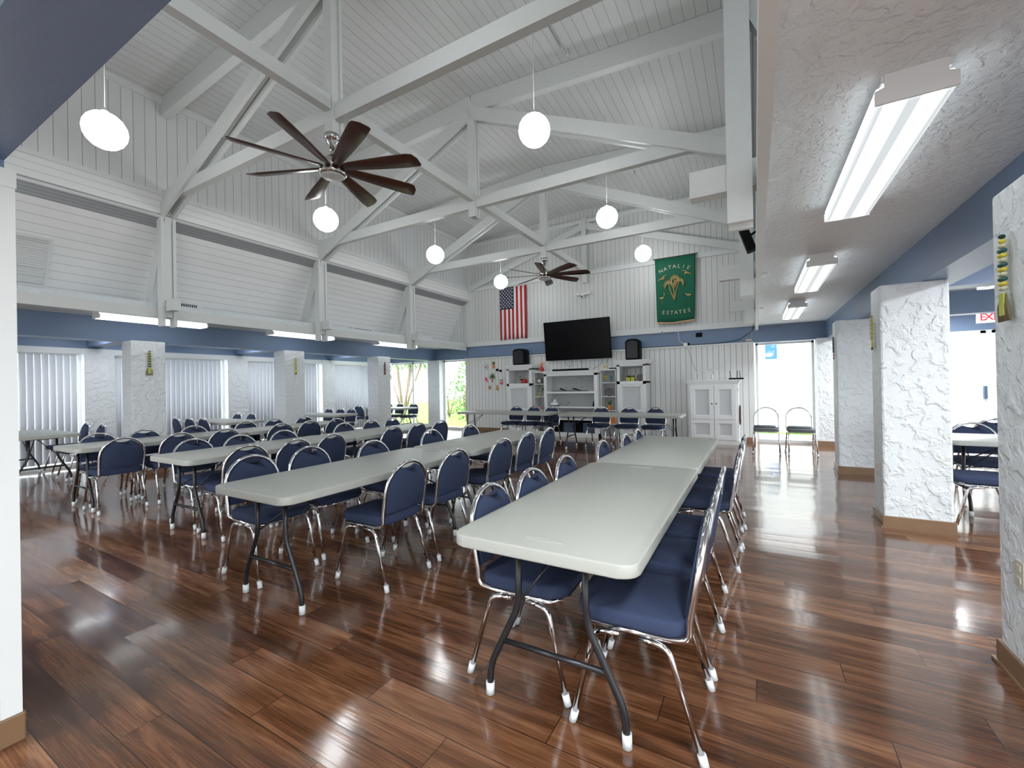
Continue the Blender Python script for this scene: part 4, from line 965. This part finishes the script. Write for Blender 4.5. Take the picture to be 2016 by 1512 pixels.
# bead leis on the pillars
def lei(x,y,z1,ln,axis,cols,label,pend):
    r=thing('bead_lei',label,'bead necklace',(x,y,z1))
    sgn=-1 if axis<0 else 1
    m=MB(); n=int(ln*.72/.021)
    for k in range(n):
        c_=k%len(cols); w=.012 if k>2 else .004*k
        for s in (-1,1): m.sphere((sgn*.012,s*w,-.02-k*.021),.0125,8,c_,(1,1.1,.8))
    m.build('beads',[M[q] for q in cols],r)
    zb=-.02-n*.021
    if pend=='ribbon':
        m=MB(); m.box(sgn*.006,sgn*.02,-.022,.02,zb-.10,zb,bev=.003); m.build('ribbon',M['ribbon'],r)
        m=MB()
        for k in range(8): m.tube([(sgn*.01,.004*(k-4),zb),(sgn*.015,.012*(k-4),zb-.06),(sgn*.012,.013*(k-4),zb-.125)],.004,5)
        m.build('tassel',M['tassel'],r)
    else:
        m=MB(); m.lathe([(0,0),(.034,0),(.034,.008),(0,.008)],seg=18); o=m.build('medallion',M[pend],r); o.matrix_local=Matrix.Translation((sgn*.008,0,zb-.03))@Matrix.Rotation(sgn*PI/2,4,'Y')
        m=MB(); m.box(sgn*.005,sgn*.018,-.02,.02,zb-.085,zb-.06); m.build('tassel',M['tassel'],r)
lei(.978,2.735,1.99,.37,-1,['lei_green','lei_yellow','lei_cream'],'green, yellow and cream bead lei with ribbon on the nearest right pillar','ribbon')
lei(.988,5.24,1.96,.34,-1,['lei_yellow','lei_cream'],'yellow bead lei with round medallion on the second right pillar','lei_yellow')
lei(1.018,7.76,1.98,.33,-1,['lei_green','lei_green'],'dark bead lei with red pendant on the third right pillar','lei_red')
lei(-8.735,3.235,2.05,.40,1,['lei_green','lei_yellow'],'green and yellow bead lei with ribbon on the leftmost pillar','ribbon')
lei(-8.735,5.84,2.06,.40,1,['lei_yellow','lei_cream'],'gold bead lei with medallion on the middle left pillar','lei_yellow')
lei(-8.715,8.42,2.06,.36,1,['lei_red','lei_green'],'dark red bead lei with red pendant on the rearmost left pillar','lei_red')
# ------------------------------------------------------------------ outside
g=MB(); g.box(-60,60,-60,60,-.30,-.2); tag(g.build('pavement',M['concrete']),'pale concrete ground around the building','paving',kind='structure')
g=MB(); g.box(-30,-7.5,12,40,-.2,-.12); g.box(-2,9,13.1,13.7,-.2,-.02); tag(g.build('lawn',M['grass']),'pale sunlit lawn outside the garden windows','grass',kind='structure')
g=MB(); g.box(-2,6,11.1,13.1,-.12,-.04); g.box(-12,-7.4,11.1,12.0,-.12,-.04); g.box(-2,9,13.7,22,-.12,-.03); tag(g.build('paving',M['concrete']),'pale concrete paving outside the far right window','paving',kind='structure')
r=thing('house','long white house with grey roof edge behind the garden bushes','house',(0,0,0))
m=MB(); m.box(-16,-9.5,27,32,-.1,2.9); m.build('wall',M['housewall'],r); m=MB(); m.box(-16.5,-9,26.3,32.5,2.9,3.2); m.build('roof',M['roofgrey'],r)
m=MB(); m.tube([(-15.6,26.6,2.9),(-15.4,26.9,2.7),(-15.4,26.9,0)],.05,6); m.build('downpipe',M['housewall'],r)
r=thing('house','white building with a blue panel outside the far right window','house',(0,0,0))
m=MB(); m.box(-6,8,22,26,-.1,5.2); m.build('wall',M['housewall'],r); m=MB(); m.box(.42,.86,21.94,22.0,2.3,3.1); m.build('panel',M['awning'],r)
def bush(x,y,r_,h,label,seed):
    rnd=random.Random(seed); rt=thing('bush',label,'bush',(x,y,-.12))
    m=MB()
    for k in range(420):
        a=rnd.uniform(0,2*PI); q=rnd.random()**.5; z=rnd.random(); rad=r_*q*math.sin(PI*min(1,.15+.8*z))**.5
        c=Vector((rad*math.cos(a),rad*math.sin(a),.05+z*h)); u=Vector((rnd.uniform(-1,1),rnd.uniform(-1,1),rnd.uniform(-.3,1))).normalized(); v=u.orthogonal().normalized(); L_=rnd.uniform(.08,.18)
        p=[c,c+u*L_*.5+v*L_*.22,c+u*L_,c+u*L_*.5-v*L_*.22]; m.bm.faces.new([m.bm.verts.new(w_) for w_ in p])
    m.build('foliage',M['foliage'],rt)
    m=MB()
    for k in range(5): a=k*1.3; m.tube([(0,0,0),(.25*r_*math.cos(a),.25*r_*math.sin(a),h*.45),(.5*r_*math.cos(a),.5*r_*math.sin(a),h*.8)],[.03,.02,.008],5)
    m.build('stem',M['bark'],rt)
bush(-12.9,16.6,1.0,1.7,'light green bush behind the left garden window',1)
bush(-14.6,21,1.6,3.0,'tall green bush at the back of the garden',2)
bush(-10.6,14.8,.5,2.4,'slim green bush seen through the garden door, left',3)
bush(-10.2,19,.9,1.9,'light green bush seen through the garden door, right',4)
bush(-19,24,2.2,4.6,'big tree-like bush at the left end of the garden',5)
rt=thing('palm','fan-shaped multi-trunk palm outside the left garden window','palm',(-14.0,14.6,-.12))
m=MB(); tops=[]
for k,(dx,dy) in enumerate(((-1.0,0),(-.6,.3),(-.2,-.2),(.25,.3),(.65,0),(1.0,.2))):
    p=[(0,0,0),(dx*.35,dy*.4,1.1),(dx,dy,2.6)]; m.tube(p,[.06,.05,.045],7); tops.append(Vector(p[-1]))
m.build('trunk',M['bark'],rt)
m=MB(); rnd=random.Random(9)
for t_ in tops:
    for k in range(22):
        a=rnd.uniform(0,2*PI); e=rnd.uniform(-.9,.9); dd=Vector((math.cos(a),math.sin(a),e)).normalized(); L_=rnd.uniform(.5,.8); sd=dd.cross(Vector((0,0,1))).normalized()*.035
        q=[t_,t_+dd*L_*.5+sd+Vector((0,0,.05)),t_+dd*L_-Vector((0,0,.18)),t_+dd*L_*.5-sd+Vector((0,0,.05))]; m.bm.faces.new([m.bm.verts.new(w_) for w_ in q])
m.build('fronds',M['foliage'],rt)

# ------------------------------------------------------------------ world, camera, view
wd=bpy.data.worlds.new('World'); sc.world=wd; wd.use_nodes=True
bgn=wd.node_tree.nodes['Background']; bgn.inputs[0].default_value=(.90,.95,1.0,1); bgn.inputs[1].default_value=WORLD
# added area lamps that brighten the room, standing in for unseen strip lights
def filllamp(x,y,w=60):
    l=bpy.data.lights.new('fill_lamp','AREA'); l.shape='RECTANGLE'; l.size=.25; l.size_y=1.4; l.energy=w; l.color=(.95,.98,1)
    o=bpy.data.objects.new('fill_lamp',l); C.objects.link(o); o.location=(x,y,2.5)
for x,y in ((.57,-.3),(-3.0,-1.6),(-6.5,-1.6),(2.6,-.5),(2.62,3.6),(2.62,9.6),(-10.1,3.3),(-10.1,6.0),(-10.1,8.7)): filllamp(x,y,14 if x<-9 else 75)
f_=845.
cam=bpy.data.cameras.new('camera'); co=bpy.data.objects.new('camera',cam); C.objects.link(co)
cam.sensor_fit='HORIZONTAL'; cam.sensor_width=36; cam.lens=f_/2016*36; cam.clip_start=.02
yaw=math.radians(29.5); pitch=.0035; roll=.0188
F=Vector((-math.sin(yaw)*math.cos(pitch),math.cos(yaw)*math.cos(pitch),math.sin(pitch)))
R0=Vector((math.cos(yaw),math.sin(yaw),0)); U0=R0.cross(F)
R_=R0*math.cos(roll)-U0*math.sin(roll); U_=U0*math.cos(roll)+R0*math.sin(roll)
co.matrix_world=Matrix(((R_.x,U_.x,-F.x,0),(R_.y,U_.y,-F.y,0),(R_.z,U_.z,-F.z,1.35),(0,0,0,1)))
sc.camera=co
sc.view_settings.view_transform='Standard'; sc.view_settings.look='None'; sc.view_settings.exposure=0.78; sc.view_settings.gamma=1; sc.view_settings.use_curve_mapping=False
sc.cycles.use_denoising=True
sc.cycles.max_bounces=10; sc.cycles.diffuse_bounces=6; sc.cycles.transparent_max_bounces=12
